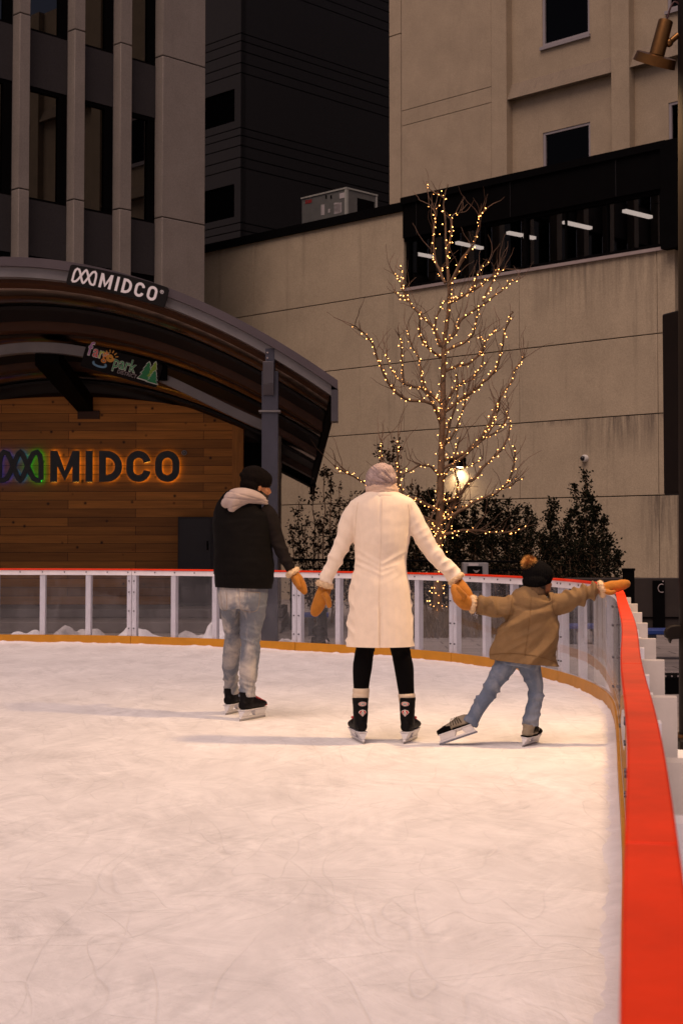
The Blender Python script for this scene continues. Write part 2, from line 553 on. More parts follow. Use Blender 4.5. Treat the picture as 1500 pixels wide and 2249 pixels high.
# wall lamp, camera on that wall -------------------------------------------------
u, z = LF.uz(1010, 1018)
wl = thing('wall_lamp', 'black box wall lamp shining down the tan wall behind the tree', 'wall lamp', LF(u, 0.0, z))
mb = MB(LF)
mb.hexa([LF(u - .17, .0, z - .08), LF(u + .17, .0, z - .08), LF(u - .17, .24, z - .08), LF(u + .17, .24, z - .08),
         LF(u - .17, .0, z + .12), LF(u + .17, .0, z + .12), LF(u - .17, .14, z + .12), LF(u + .17, .14, z + .12)])
mb.build('housing', m_black, wl, bevel=0.01)
mb = MB(LF); mb.box(u - .13, u + .13, .03, .2, z - .10, z - .081)
mb.build('lens', emit('lamp_lens', (1, 0.86, 0.66), 8), wl)
ld = bpy.data.lights.new('wall_lamp_light', 'SPOT'); ld.energy = 36; ld.color = (1, .70, .42); ld.spot_size = R(150); ld.spot_blend = 0.8; ld.shadow_soft_size = 0.06
lo = bpy.data.objects.new('wall_lamp_light', ld); C.objects.link(lo); lo.parent = wl
lo.location = LF(u, 0.14, z - 0.13) - wl.location
lo.rotation_euler = (LF.n * 0.25 + Vector((0, 0, 1))).to_track_quat('Z', 'Y').to_euler()
u, z = LF.uz(1285, 1007)
cm = thing('security_camera', 'white dome security camera on the tan wall above the right-hand shrub', 'camera', LF(u, 0, z))
mb = MB(); mb.tube([LF(u, 0, z), LF(u, .05, z), LF(u, .08, z)], [.075, .075, .06], 20)
mb.build('base', M('white_plastic', (.6, .58, .55), .4), cm, smooth=False)
mb = MB(); mb.ball(LF(u - .012, .08, z - .003), .05, 16, 12)
mb.build('dome', M('smoked_dome', (.01, .01, .012), .12), cm, smooth=True)

# ------------------------------------------------------------------ tan tower above it
TF = Frame((0, 52), AD, AN)
uT = lambda x, y=200: TF.uz(x, y)[0]
tw = thing('tan_tower', 'tall tan office building with square windows and sloped ledges rising behind the low building', 'building', TF(0, 0, 0))
ZT = 25.0
m_ledge = concrete('weathered_ledge', (0.235, 0.185, 0.135), streak=.5, grain=.3)
zl1 = TF.uz(882, 244)[1]; zl2 = TF.uz(882, 277)[1]
mb = MB(TF)
ua, ub, uc, ud, ue = uT(855), uT(881), uT(1079), uT(1113), uT(1343)
uf = ue + (ud - uc)
bay = ue - ud
mb.box(ua, ub - .015, -.4, 0, 0, 18.72); mb.box(ua, ub - .015, -.4, 0, 18.76, ZT)
for z0, z1 in ((0, zl2 - .5), (zl2 - .5, zl2 - .012), (zl2 + .012, zl1 - .012), (zl1 + .012, zl1 + 4.0), (zl1 + 4.03, ZT)):
    mb.box(ub + .015, uc - .015, -.4, 0, z0, z1)
mb.box(uc + .015, ud, -.4, 0.03, 0, ZT)
mb.box(ue, uf, -.4, 0.03, 0, ZT)
NB = 8; PW_ = bay + (ud - uc)
for k in range(1, NB): mb.box(ud + k * PW_ + bay, ud + (k + 1) * PW_, -.4, .03, 0, ZT)
zt1, zb1 = TF.uz(1113, 181)[1], TF.uz(1113, 219)[1]
zs1 = TF.uz(1180, 100)[1]; zh2 = TF.uz(1183, 288)[1]
per = 4.55
wins = []
for bi, (s0, s1) in enumerate([(ud + k * PW_, ud + k * PW_ + bay) for k in range(NB)]):
    wa = uT(1180) if bi == 0 else uT(1456) + (bi - 1) * PW_; wb = wa + uT(1284) - uT(1180)
    levels = [(zh2 - 2.0, zh2), (zs1, zs1 + 2.0)]
    zz = [0, zh2 - 2.0, zh2, zs1, zs1 + 2.0, ZT]
    for j in range(5):
        if j in (1, 3):
            mb.box(s0, wa, -.5, -.26, zz[j], zz[j + 1]); mb.box(wb, s1, -.5, -.26, zz[j], zz[j + 1])
        else:
            mb.box(s0, s1, -.5, -.26, zz[j], zz[j + 1])
    for dz in (0, per, -per):
        a, b_ = zb1 + dz, zt1 + dz
        lg_ = MB(TF)
        lg_.hexa([TF(s0, -.3, a), TF(s1, -.3, a), TF(s0, .0, a), TF(s1, .0, a), TF(s0, -.3, b_), TF(s1, -.3, b_), TF(s0, -.25, b_), TF(s1, -.25, b_)])
        lg_.build('ledge', m_ledge, tw)
    for (z0, z1) in levels: wins.append((wa, wb, z0, z1))
mb.build('wall', m_tan2, tw)
mb = MB(TF); mb.box(ua + .02, ud + NB * PW_, -12, -.38, 0, ZT - .1)
for s in wins: pass
mb.build('joint_backing', m_joint, tw)
m_paneT = glass('tower_pane', (.01, .01, .01), ior=1.22)
m_frame = M('window_frame', (.30, .27, .28), .5, var=.05)
for (a, b_, z0, z1) in wins:
    f = MB(TF)
    f.box(a, a + .09, -.37, -.28, z0, z1); f.box(b_ - .07, b_, -.37, -.28, z0, z1)
    f.box(a + .09, b_ - .07, -.37, -.28, z1 - .08, z1); f.box(a + .09, b_ - .07, -.37, -.28, z0, z0 + .1)
    f.box(a - .06, b_ + .04, -.30, -.18, z0 - .1, z0 - .002)
    fo = f.build('window', m_frame, tw)
    g = MB(TF); g.box(a + .09, b_ - .07, -.345, -.34, z0 + .1, z1 - .08)
    g.build('pane', m_paneT, fo)

# ------------------------------------------------------------------ near-black tower between
PD = at(529, 300, 55)
DB = Frame((PD.x, PD.y), BD, BN)
DA = Frame((PD.x, PD.y), (-AD[0], -AD[1]), AN)
dk = thing('dark_tower', 'near-black high building with thin horizontal grooves between the two lighter buildings', 'building', (PD.x, PD.y, 0))
zz = []
for k in (-2, -1, 0, 1, 2):
    for y in (159, 137, 111, 89, 72):
        zz.append(at(529, y, 55).z + k * 3.6)
zz = [0] + [z for z in zz if z > 5] + [26]
mb = MB(DB); ma = MB(DA)
wlev = [(at(518, y1, 55).z, at(518, y0, 55).z) for (y0, y1) in ((-70, 47), (190, 262), (400, 473), (610, 690))]
for i in range(len(zz) - 1):
    z0, z1 = zz[i] + .02, zz[i + 1] - .02
    mb.box(0.25, 12, -.3, 0, z0, z1); mb.box(0, .235, -.3, 0, z0, z1)
    big = [w_ for w_ in wlev if w_[0] > z0 and w_[1] < z1]
    if big:
        w_ = big[0]
        ma.box(0, 0.35, -.29, 0.001, z0, z1); ma.box(.35, 6, -.29, .001, z0, w_[0]); ma.box(.35, 6, -.29, .001, w_[1], z1)
    else:
        ma.box(0, 6, -.29, 0.001, z0, z1)
mb.build('wall', m_dark, dk); ma.build('side_wall', m_dark, dk)
mb = MB(DB); mb.box(.05, 12, -6, -.28, 0, 26); mb.build('joint_backing', m_void, dk)

# ------------------------------------------------------------------ grey finned tower at left
PW = at(358, 300, 33.0)
WF = Frame((PW.x, PW.y), BD, BN)
uW = lambda x, y=300: WF.uz(x, y)[0]
gt = thing('finned_tower', 'grey office tower with vertical precast fins and dark reflecting windows behind the stage roof', 'building', (PW.x, PW.y, 0))
ue0 = uW(451)
fins = [(0, ue0), (uW(265), uW(290)), (uW(164), uW(187)), (uW(43), uW(66))]
sp = fins[2][0] - fins[3][0]
fins += [(fins[3][0] - k * sp, fins[3][1] - k * sp) for k in range(1, 13)]
zj = [at(358, y, 33).z for y in (121, 476)]
st = zj[0] - zj[1]
zjs = [-0.06, zj[1] - 2 * st, zj[1] - st, zj[1], zj[0], zj[0] + st, zj[0] + 2 * st]
for i, (a, b_) in enumerate(fins):
    f = MB(WF)
    for j in range(len(zjs) - 1):
        f.box(a, b_, -.27 if i else -.45, 0, zjs[j] + .012, zjs[j + 1] - .012)
    f.build('fin' if i else 'corner_pier', m_grey, gt, bevel=.012)
mb = MB(WF)
for (a, b_) in fins: mb.box(a + .015, b_ - .015, -.28, -.015, 0, zjs[-1])
mb.box(.01, ue0 - .01, -8, -.4, 0, zjs[-1])
mb.build('joint_backing', m_joint, gt)
sp_z = [at(66, 178, 30.5).z, at(66, 55, 30.5).z]          # spandrel above the tall windows
z_s0, z_s1 = sp_z
z_w0 = at(66, 430, 30.5).z
z_b0 = z_w0 - (z_s1 - z_s0)
bays = []
for i in range(len(fins) - 1):
    bays.append((fins[i + 1][1], fins[i][0]))
for (a, b_) in bays:
    for (z0, z1) in ((z_s0, z_s1), (z_b0, z_w0), (z_s0 + st, z_s1 + st), (z_b0 - st, z_w0 - st)):
        spd = MB(WF); spd.box(a, b_, -.5, -.265, z0, z1); spd.build('spandrel', m_spand, gt)
spans = [(z_w0, z_s0), (z_s1, z_s0 + st), (z_w0 - st, z_b0)]
for (a, b_) in bays:
    for (z0, z1) in spans:
        f = MB(WF)
        f.box(a, a + .03, -.36, -.28, z0, z1); f.box(b_ - .20, b_, -.36, -.28, z0, z1)  # broad right-hand bar stands in for the shaded fin side mirrored in the glass
        f.box(a + .03, b_ - .2, -.36, -.28, z1 - .09, z1); f.box(a + .03, b_ - .2, -.36, -.28, z0, z0 + .05)
        fo = f.build('window', m_black, gt)
        g = MB(WF); g.box(a + .03, b_ - .20, -.345, -.34, z0 + .05, z1 - .09)
        g.build('pane', g_tower, fo)

# ------------------------------------------------------------------ roof-top air unit
PH = at(761, 412, 38.0)
HF = Frame((PH.x, PH.y), AD, AN)
hv = thing('air_unit', 'grey roof-top air conditioning unit with printed labels on the low building', 'air conditioner', (PH.x, PH.y, 8.45))
ul = HF.uz(663, 450)[0]
Ld = 1.15
mb = MB(HF)
mb.box(ul, 0, -Ld, 0, 8.45, PH.z - .03)
m_unit = M('unit_sheet', (.15, .15, .14), .5, var=.15, vs=3)
mb.build('casing', m_unit, hv, bevel=.01)
mb = MB(HF); mb.box(ul - .02, .02, -Ld - .02, .02, PH.z - .03, PH.z + .01); mb.box(-.06, .012, -.06, .012, 8.46, PH.z - .03)
mb.box(-.04, .012, -Ld - .012, -Ld + .05, 8.46, PH.z - .03)
mb.build('trim', M('unit_trim', (.42, .42, .38), .4), hv)
mb = MB(HF); mb.box(-.01, .006, -Ld + .1, -.40, 8.5, PH.z - .2)
mb.build('grille', m_black, hv)
mb = MB(HF)
def unit_px(x0, y0, x1, y1, b=mb, w_=.006):
    a, z1_ = HF.uz(x0, y0); c, z0_ = HF.uz(x1, y1)
    b.box(a, c, 0.001, w_, z0_, z1_)
m_lab = M('white_label', (.55, .5, .5), .6)
for k in range(4):
    for j in range(3):
        unit_px(734 + j * 5.4, 446 + k * 5.2, 739.5 + j * 5.4, 450.6 + k * 5.2)
    unit_px(734, 449 + k * 5.2, 749, 451.4 + k * 5.2)
mb.build('label', m_lab, hv)
mb = MB(HF); unit_px(746, 425, 757, 434, mb); mb.build('label', m_lab, hv)
mb = MB(HF)
unit_px(709, 450, 710.4, 472, mb)
for k in range(8): unit_px(705.5, 450 + k * 2.9, 709.2, 451.6 + k * 2.9, mb, .007); unit_px(710.3, 449.5 + k * 2.9, 713, 451.6 + k * 2.9, mb, .007)
mb.build('label', m_lab, hv)
mb = MB(HF); unit_px(722, 459, 724, 467, mb); unit_px(721, 460, 725, 462, mb, .007); unit_px(721, 464, 725, 466, mb, .007); mb.build('label', m_lab, hv)
mb = MB(HF); unit_px(671, 440, 675, 447, mb); unit_px(676, 439.5, 685, 445, mb)
mb.build('badge', M('red_badge', (.30, .02, .02), .5), hv)
mb = MB(HF)
for x in (715, 726): unit_px(x, 429, x + 3, 436, mb)
mb.build('hook', m_black, hv)

# ------------------------------------------------------------------ bandshell (stage with an arched canopy)
XC = -4.65
YF, YR_ = 20.3, 26.5
def evenfit(px, Y):
    P = [at(x, y, Y) for x, y in px]
    dx = np.array([abs(p.x - XC) for p in P]); z = np.array([p.z for p in P])
    A_ = np.stack([np.ones_like(dx), dx ** 2, dx ** 4], 1)
    co, *_ = np.linalg.lstsq(A_, z, rcond=None)
    return lambda d: float(co[0] + co[1] * d * d + co[2] * d ** 4), float(dx.max())
zf_, df_ = evenfit([(0, 564), (152, 580), (372, 637), (451, 665), (572, 728), (658, 781), (742, 837)], YF)
zr_, dr_ = evenfit([(195, 885), (430, 925), (532, 968), (615, 1010), (692, 1046)], YR_)
zm_, dm_ = evenfit([(0, 751), (184, 769), (357, 822), (480, 875), (572, 922)], 22.6)
def roofpt(s, v, drop=0.0):
    d = s * (df_ * (1 - v) + dr_ * v)
    zF, zR = zf_(abs(s) * df_), zr_(abs(s) * dr_)
    return Vector((XC + d, YF + (YR_ - YF) * v, zF * (1 - v) + zR * v - drop))
bs = thing('bandshell', 'outdoor stage with an arched steel canopy, timber back wall and concrete platform', 'stage', (XC, 23, -0.06))
NS = 48
ss = [-1 + 2 * i / NS for i in range(NS + 1)]
def strip(mb, fn_a, fn_b):
    """solid ribbon between two offset outlines: each fn gives 4 corners per station"""
    vs, fs = [], []
    for s in ss: vs += fn_a(s)
    n = len(ss)
    for i in range(n - 1):
        for k in range(4):
            k2 = (k + 1) % 4
            fs.append((i * 4 + k, (i + 1) * 4 + k, (i + 1) * 4 + k2, i * 4 + k2))
    fs.append((0, 1, 2, 3)); fs.append(tuple(4 * (n - 1) + k for k in (3, 2, 1, 0)))
    mb.add(vs, fs)
def sec(fz, Y0, Y1, dmax, top, bot):
    return lambda s: [Vector((XC + s * dmax, Y0, fz(abs(s) * dmax) - top)), Vector((XC + s * dmax, Y1, fz(abs(s) * dmax) - top)),
                      Vector((XC + s * dmax, Y1, fz(abs(s) * dmax) - bot)), Vector((XC + s * dmax, Y0, fz(abs(s) * dmax) - bot))]
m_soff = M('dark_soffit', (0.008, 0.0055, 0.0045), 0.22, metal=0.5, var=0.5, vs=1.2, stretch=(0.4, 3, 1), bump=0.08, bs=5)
m_purl = M('larch_beam', (0.050, 0.016, 0.004), 0.55, var=0.25, vs=6, stretch=(0.5, 2, 2))
m_reddk = M('stained_board', (0.005, 0.0022, 0.0014), 0.6, var=0.3, vs=6)
mb = MB(); strip(mb, sec(zf_, YF - .10, YF + .25, df_, -0.0, .125), None)
rf = mb.build('fascia', m_fascia, bs)
mb = MB(); strip(mb, sec(zf_, YF - .04, YF + .14, df_ - .09, .127, .265), None)
mb.build('front_arch', m_steel_l, bs)
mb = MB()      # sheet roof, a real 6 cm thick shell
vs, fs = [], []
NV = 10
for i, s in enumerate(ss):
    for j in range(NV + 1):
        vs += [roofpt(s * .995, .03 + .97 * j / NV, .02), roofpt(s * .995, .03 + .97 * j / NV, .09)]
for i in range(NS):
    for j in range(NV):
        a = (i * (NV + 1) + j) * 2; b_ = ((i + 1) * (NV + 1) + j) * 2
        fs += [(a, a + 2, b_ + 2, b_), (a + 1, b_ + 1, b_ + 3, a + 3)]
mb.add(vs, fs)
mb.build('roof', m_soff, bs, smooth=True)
m_deck = M('polished_deck', (0.30, 0.235, 0.19), .24, metal=1.0, var=.5, vs=1.6, stretch=(.25, 10, 10), bump=.06, bs=2)
for v0, dv, dr0, wdr, mt in ((.055, .030, .09, .12, m_purl), (.235, .075, .10, .05, m_reddk), (.33, .022, .09, .15, m_purl), (.50, .09, .10, .05, m_reddk),
                        (.60, .022, .09, .15, m_purl), (.76, .08, .10, .05, m_reddk), (.86, .022, .09, .15, m_purl), (.965, .03, .09, .16, m_black)):
    mb = MB()
    strip(mb, lambda s: [roofpt(s * .985, v0, dr0), roofpt(s * .985, v0 + dv, dr0), roofpt(s * .985, v0 + dv, dr0 + wdr), roofpt(s * .985, v0, dr0 + wdr)], None)
    mb.build('purlin', mt, bs)
for v0, hw_, hh_d in ((.150, .34, .13), (.43, .24, .09), (.70, .24, .08)):      # polished bands along the arch, rounded to catch the sheen of the ice
    mb = MB(); vs, fs = [], []; nq = 12
    for s in ss:
        for k in range(nq + 1):
            a_ = math.pi * k / nq
            p_ = roofpt(s * .985, v0, .095); vs.append(p_ + Vector((0, -hw_ * math.cos(a_), -hh_d * math.sin(a_) + (-.14 if False else 0) - math.cos(a_) * hw_ * -.13)))
    for i in range(NS):
        for k in range(nq):
            a_ = i * (nq + 1) + k; fs.append((a_, a_ + 1, a_ + nq + 2, a_ + nq + 1))
    mb.add(vs, fs); mb.build('sheen_band', m_deck, bs, smooth=True)
for s in (-1, 1):       # raked edge beams at both eaves
    mb = MB()
    p = [roofpt(s, 0.02, .28), roofpt(s * 1.0, 1.0, .18)]
    dxs = -s * .10
    mb.hexa([p[0], p[0] + Vector((dxs, 0, 0)), p[1], p[1] + Vector((dxs, 0, 0)),
             p[0] + Vector((0, 0, .24)), p[0] + Vector((dxs, 0, .24)), p[1] + Vector((0, 0, .16)), p[1] + Vector((dxs, 0, .16))])
    mb.build('edge_beam', m_black, bs)
mb = MB()
mb.box(*sorted((roofpt(1, 1).x - .09, roofpt(1, 1).x)), YR_ - .1, YR_ + .02, roofpt(1, 1).z - .32, roofpt(1, 1).z - .1)
mb.build('beam_end', m_black, bs)
mb = MB()
p = roofpt(1, 0)
mb.box(p.x - .09, p.x + .005, YF - .11, YF + .26, p.z - .56, p.z - .13)
mb.build('end_plate', m_steel, bs)
mb = MB(); strip(mb, sec(zm_, 22.55, 22.75, dm_ + .03, 0.0, .155), None)
mb.build('middle_arch', m_steel_l, bs)
# columns (front pair with brackets and bolts, rear pair polished)
for s, xl, xr in ((1, 575, 612), (-1, 0, 0)):
    x0, x1 = at(575, 1000, YF).x, at(611, 1000, YF).x
    if s < 0: x0, x1 = 2 * XC - x1, 2 * XC - x0
    ztop = zf_(abs((x0 + x1) / 2 - XC)) - .20
    mb = MB(); mb.box(x0, x1, YF - .02, YF + .22, -.06, ztop - .27)
    mb.box(x0 + .05, x1 - .05, YF - .05, YF + .2, ztop - .30, ztop + .04)
    co = mb.build('column', m_slate, bs, bevel=.006)
    mb = MB(); zb = at(590, 903, YF).z
    mb.box(x0 - .04, x1 + .03, YF - .04, YF + .24, zb - .015, zb + .012)
    mb.build('strap', m_steel_l, co)
    mb = MB(); za, zc = at(590, 843, YF - .1).z, at(590, 794, YF - .1).z
    mb.box(x0 + .02, x0 + .17, YF - .13, YF - .021, za, zc)
    mb.hexa([Vector((x0 + .02, YF - .04, za - .15)), Vector((x0 + .17, YF - .04, za - .15)), Vector((x0 + .02, YF - .021, za - .15)), Vector((x0 + .17, YF - .021, za - .15)),
             Vector((x0 + .02, YF - .13, za - .001)), Vector((x0 + .17, YF - .13, za - .001)), Vector((x0 + .02, YF - .021, za - .001)), Vector((x0 + .17, YF - .021, za - .001))])
    mb.build('bracket', m_steel, co, bevel=.006)
    mb = MB()
    for dz in (.0, -.075):
        mb.ball((x0 + .08, YF - .055, ztop - .02 + dz), .014, 8, 6)
    mb.build('bolt', m_sill, co, smooth=True)
m_pol = M('polished_column', (.10, .08, .07), .12, metal=0.9, var=.3, vs=9)
for xx in (at(608.5, 1000, 24.2).x, 2 * XC - at(608.5, 1000, 24.2).x):
    mb = MB(); mb.box(xx - .06, xx + .075, 24.1, 24.35, -.06, 3.3)
    mb.build('column', m_pol, bs)
# timber back wall
YWL = 25.2
PWL = Frame((0, YWL), (1, 0), (0, -1))
ztopf, _d = evenfit([(177, 872), (253, 874), (430, 898), (532, 926)], YWL)
xr = at(535, 1000, YWL).x
xl = 2 * XC - xr + .2
zb_w = at(300, 1328, YWL).z
m_wood = M('larch_boards', (0.47, 0.195, 0.036), 0.6, var=0.25, vs=3, stretch=(.35, 1, 6), bump=.1, bs=20)
t, N, L, b = nodes_of(m_wood)
src = b.inputs['Base Color'].links[0].from_socket
tc = N['Texture Coordinate']
cx_ = N.new('ShaderNodeSeparateXYZ'); L.new(tc.outputs['Object'], cx_.inputs[0])
cb = N.new('ShaderNodeCombineXYZ'); L.new(cx_.outputs[0], cb.inputs[0]); L.new(cx_.outputs[2], cb.inputs[1])
bk = N.new('ShaderNodeTexBrick'); bk.inputs['Scale'].default_value = 1; bk.inputs['Brick Width'].default_value = 2.3; bk.inputs['Row Height'].default_value = .148
bk.inputs['Mortar Size'].default_value = .005; bk.inputs['Mortar Smooth'].default_value = .3
bk.inputs['Color1'].default_value = (.62, .58, .55, 1); bk.inputs['Color2'].default_value = (1.25, 1.2, 1.1, 1); bk.inputs['Mortar'].default_value = (.12, .1, .1, 1)
L.new(cb.outputs[0], bk.inputs['Vector'])
vo = N.new('ShaderNodeTexVoronoi'); vo.inputs['Scale'].default_value = 4.6
vmp = N.new('ShaderNodeMapping'); vmp.inputs['Scale'].default_value = (1, 1, 1.5); L.new(cb.outputs[0], vmp.inputs[0]); L.new(vmp.outputs[0], vo.inputs['Vector'])
vo.inputs['Randomness'].default_value = 1.0
vr = N.new('ShaderNodeMapRange'); vr.inputs[1].default_value = .05; vr.inputs[2].default_value = .16; vr.inputs[3].default_value = .10; vr.inputs[4].default_value = 1
L.new(vo.outputs['Distance'], vr.inputs[0])
m1 = N.new('ShaderNodeMix'); m1.data_type = 'RGBA'; m1.blend_type = 'MULTIPLY'; m1.inputs[0].default_value = 1
L.new(src, m1.inputs[6]); L.new(bk.outputs[0], m1.inputs[7])
m2 = N.new('ShaderNodeVectorMath'); m2.operation = 'SCALE'; L.new(m1.outputs[2], m2.inputs[0]); L.new(vr.outputs[0], m2.inputs['Scale'])
L.new(m2.outputs[0], b.inputs['Base Color'])
mb = MB()
n = 30
vs, fs = [], []
for i in range(n + 1):
    x = xl + (xr - xl) * i / n
    zt = ztopf(abs(x - XC))
    vs += [(x, YWL, zb_w), (x, YWL, zt), (x, YWL + .15, zt), (x, YWL + .15, zb_w)]
for i in range(n):
    for k in range(4):
        k2 = (k + 1) % 4
        fs.append((i * 4 + k, (i + 1) * 4 + k, (i + 1) * 4 + k2, i * 4 + k2))
fs += [(0, 1, 2, 3), tuple(4 * n + k for k in (3, 2, 1, 0))]
mb.add(vs, fs)
mb.build('back_wall', m_wood, bs)
mb = MB(); mb.box(xr - .19, xr, YWL - .03, YWL, zb_w, ztopf(abs(xr - XC)) - .03)
mb.build('corner_board', M('larch_trim', (0.46, 0.185, 0.036), 0.6, var=0.25, vs=5, stretch=(5, 5, .6)), bs)
mb = MB(); mb.box(xr + .0, at(616, 1000, YWL + .3).x, YWL + .1, YWL + .3, -.06, 3.0); mb.box(xr - 1.3, xr + .3, YWL + .18, YWL + .9, -.06, 2.6)
mb.build('gap_shade', m_black, bs)  # black boxes stand in for the shade of the open gap
m_conc = M('stage_concrete', (.16, .135, .125), .85, var=.2, vs=3, bump=.2)
mb = MB()
xs0, xs1 = 2 * XC - at(618, 1380, 22.2).x, at(618, 1380, 22.2).x
mb.box(xs0, xs1, 22.2, YWL + .2, -.06, .10); mb.box(xs0 + .02, xs1 - .02, 23.4, YWL + .16, .103, zb_w)
mb.build('platform', m_conc, bs, bevel=.01)
# sloping dark tie beam from the middle arch to the wall
mb = MB()
a0, a1 = at(78, 785, 22.7), at(130, 782, 22.7)
b0, b1 = at(172, 905, YWL - .02), at(205, 905, YWL - .02)
mb.hexa([a0 + Vector((0, 0, -.12)), a1 + Vector((0, 0, -.12)), b0, b1, a0 + Vector((0, 0, .1)), a1 + Vector((0, 0, .1)), b0 + Vector((0, 0, .26)), b1 + Vector((0, 0, .26))])
mb.build('tie_beam', m_black, bs)
mb = MB(); p = at(198, 905, YWL); mb.box(p.x - .2, p.x + .17, YWL - .05, YWL - .001, p.z - .12, p.z + .02)
mb.build('beam_seat', m_purl, bs)
# electrical cabinet
cb_ = at(430, 1190, 24.6)
cabx0, cabx1 = at(391, 1190, 24.6).x, at(472, 1190, 24.6).x
ec = thing('stage_cabinet', 'dark grey metal cupboard standing against the timber wall of the stage', 'cabinet', (cb_.x, 24.6, .23))
mb = MB(); zt = at(400, 1135, 24.6).z
mb.box(cabx0, cabx1, 24.6, 25.15, zb_w + .005, zt)
mb.build('body', M('cabinet_grey', (.020, .018, .021), .5, var=.1), ec, bevel=.01)
mb = MB(); mb.box(cabx0 + .03, cabx0 + (cabx1 - cabx0) * .9, 24.585, 24.599, zb_w + .05, zt - .03)
do = mb.build('door', M('cabinet_door', (.023, .021, .024), .45), ec, bevel=.004)
mb = MB(); p = at(456, 1196, 24.55); mb.box(p.x - .012, p.x + .012, 24.55, 24.584, p.z - .09, p.z + .06)
mb.build('handle', m_black, do)

# lettering ----------------------------------------------------------------------
def letters_midco(x0, x1, z0, z1, sw, widths):
    """returns stroke lists for M I D C O between given heights; widths = [(left,right)] per letter"""
    out = []
    h = sw / 2
    (a, b_) = widths[0]
    out.append(([(a + h, z0), (a + h, z1)], False)); out.append(([(b_ - h, z0), (b_ - h, z1)], False))
    out.append(([(a + h * 1.15, z1 - h * .55), ((a + b_) / 2, z0 + (z1 - z0) * .20), (b_ - h * 1.15, z1 - h * .55)], 'V'))
    (a, b_) = widths[1]
    out.append(([((a + b_) / 2, z0), ((a + b_) / 2, z1)], False))
    (a, b_) = widths[2]
    r = (b_ - a - sw) * .75
    out.append(([(a + h, z0 + h), (a + h, z1 - h)] + arc(b_ - h - r, z1 - h - r, r, r, 90, 0) + arc(b_ - h - r, z0 + h + r, r, r, 0, -90), True))
    for k in (3, 4):
        (a, b_) = widths[k]
        cx = (a + b_) / 2; rx = (b_ - a) / 2 - h
        if k == 3:
            out.append((arc(cx, z1 - h - rx, rx, rx, 5, 180, 12) + arc(cx, z0 + h + rx, rx, rx, 180, 355, 12), False))
        else:
            out.append((arc(cx, z1 - h - rx, rx, rx, 0, 180, 12) + arc(cx, z0 + h + rx, rx, rx, 180, 360, 12), True))
    return out
def lattice(a, b_, z0, z1, sw):
    """two crossing wave lines closed by upright ends"""
    h = sw / 2; W = b_ - a - sw; H = z1 - z0 - sw; X = lambda u: a + h + u * W; Z = lambda v: z0 + h + v * H
    base = [(0, 0), (.0, .62), (.03, .88), (.10, 1), (.19, .95), (.25, .78), (.41, .2), (.46, .05), (.5, 0), (.54, .05), (.59, .2), (.75, .78), (.81, .95), (.90, 1), (.97, .88), (1, .62), (1, 0)]
    s2 = [(0, 0), (.10, .0), (.18, .06), (.25, .24), (.41, .8), (.46, .95), (.5, 1), (.54, .95), (.59, .8), (.75, .24), (.82, .06), (.90, 0), (1, 0)]
    return [([(X(u), Z(v)) for u, v in base], False), ([(X(u), Z(v)) for u, v in s2], False)]
def pxx(x, y, Y): return at(x, y, Y).x
W2 = [(111, 175), (189.5, 203), (218, 268.5), (278, 331), (341, 394.5)]
wd = [(pxx(a, 1023, YWL - .1), pxx(b_, 1023, YWL - .1)) for a, b_ in W2]
z0, z1 = at(200, 1058.5, YWL - .1).z, at(200, 990, YWL - .1).z
ws = thing('wall_sign', 'backlit dark letters MIDCO with a looped symbol on the timber stage wall', 'sign', ((wd[0][0] + wd[-1][1]) / 2, YWL - .08, (z0 + z1) / 2))
m_face = M('letter_face', (.035, .04, .045), .5, var=.1)
sw = 15.2 * 25.1 / F
em_amber = emit('amber_backlight', (1.0, .56, .07), 2.8)
hal = MB()
grp = []
for k, (pts, cl) in enumerate(letters_midco(0, 0, z0, z1, sw, wd)):
    v_ = cl == 'V'; cl = (cl is True)
    if k in (0, 3, 4, 5, 6): mb = MB()
    stroke(mb, pts, sw, PWL, .060 + .001 * v_, .10 - .002 * v_, cl)
    if k in (2, 3, 4, 5, 6): mb.build('letter', m_face, ws)
    stroke(hal, pts, sw * .78, PWL, .030 + .001 * v_, .038 - .001 * v_, cl, lim=.97)
hal.build('backlight', em_amber, ws)
lat_a, lat_b = pxx(-6, 1023, YWL - .1), pxx(96, 1023, YWL - .1)
mb = MB()
for kk_, (pts, cl) in enumerate(lattice(lat_a, lat_b, z0 - .01, z1 + .02, .085)): stroke(mb, pts, .085, PWL, .05 - .001 * kk_, .09 + .002 * kk_, cl)
mb.build('symbol', m_face, ws)
for i, (ua_, ub_, col) in enumerate(((0, .34, (.03, .06, 1)), (.34, .62, (.01, .16, .9)), (.62, 1.01, (.01, .60, .05)))):
    mb = MB()
    for pts, cl in lattice(lat_a, lat_b, z0 - .01, z1 + .02, .085):
        sel = [p for p in catmull(pts, 3) if ua_ <= (p[0] - lat_a) / (lat_b - lat_a) <= ub_ + .02]
        run = []
        for p in sel:
            run.append(p)
        if len(run) > 1: stroke(mb, run, .06, PWL, .036 + i * .001, .044 + i * .001, False)
    mb.build('backlight', emit('backlight_%s' % ('violet', 'blue', 'green')[i], col, 3.8), ws)
def ring_mark(parent, frm, u, z, r, mat, wdt, w0, w1):
    mb = MB()
    stroke(mb, arc(u, z, r, r, 0, 345, 20), wdt, frm, w0, w1, True)
    q = r * .45
    stroke(mb, [(u - q * .6, z - q), (u - q * .6, z + q), (u + q * .2, z + q), (u + q * .6, z + q * .5), (u + q * .2, z), (u - q * .6, z)], wdt * .8, frm, w0, w1, False)
    stroke(mb, [(u, z), (u + q * .6, z - q)], wdt * .8, frm, w0, w1, False)
    return mb.build('registered_mark', mat, parent)
p = at(404.5, 994, YWL - .1)
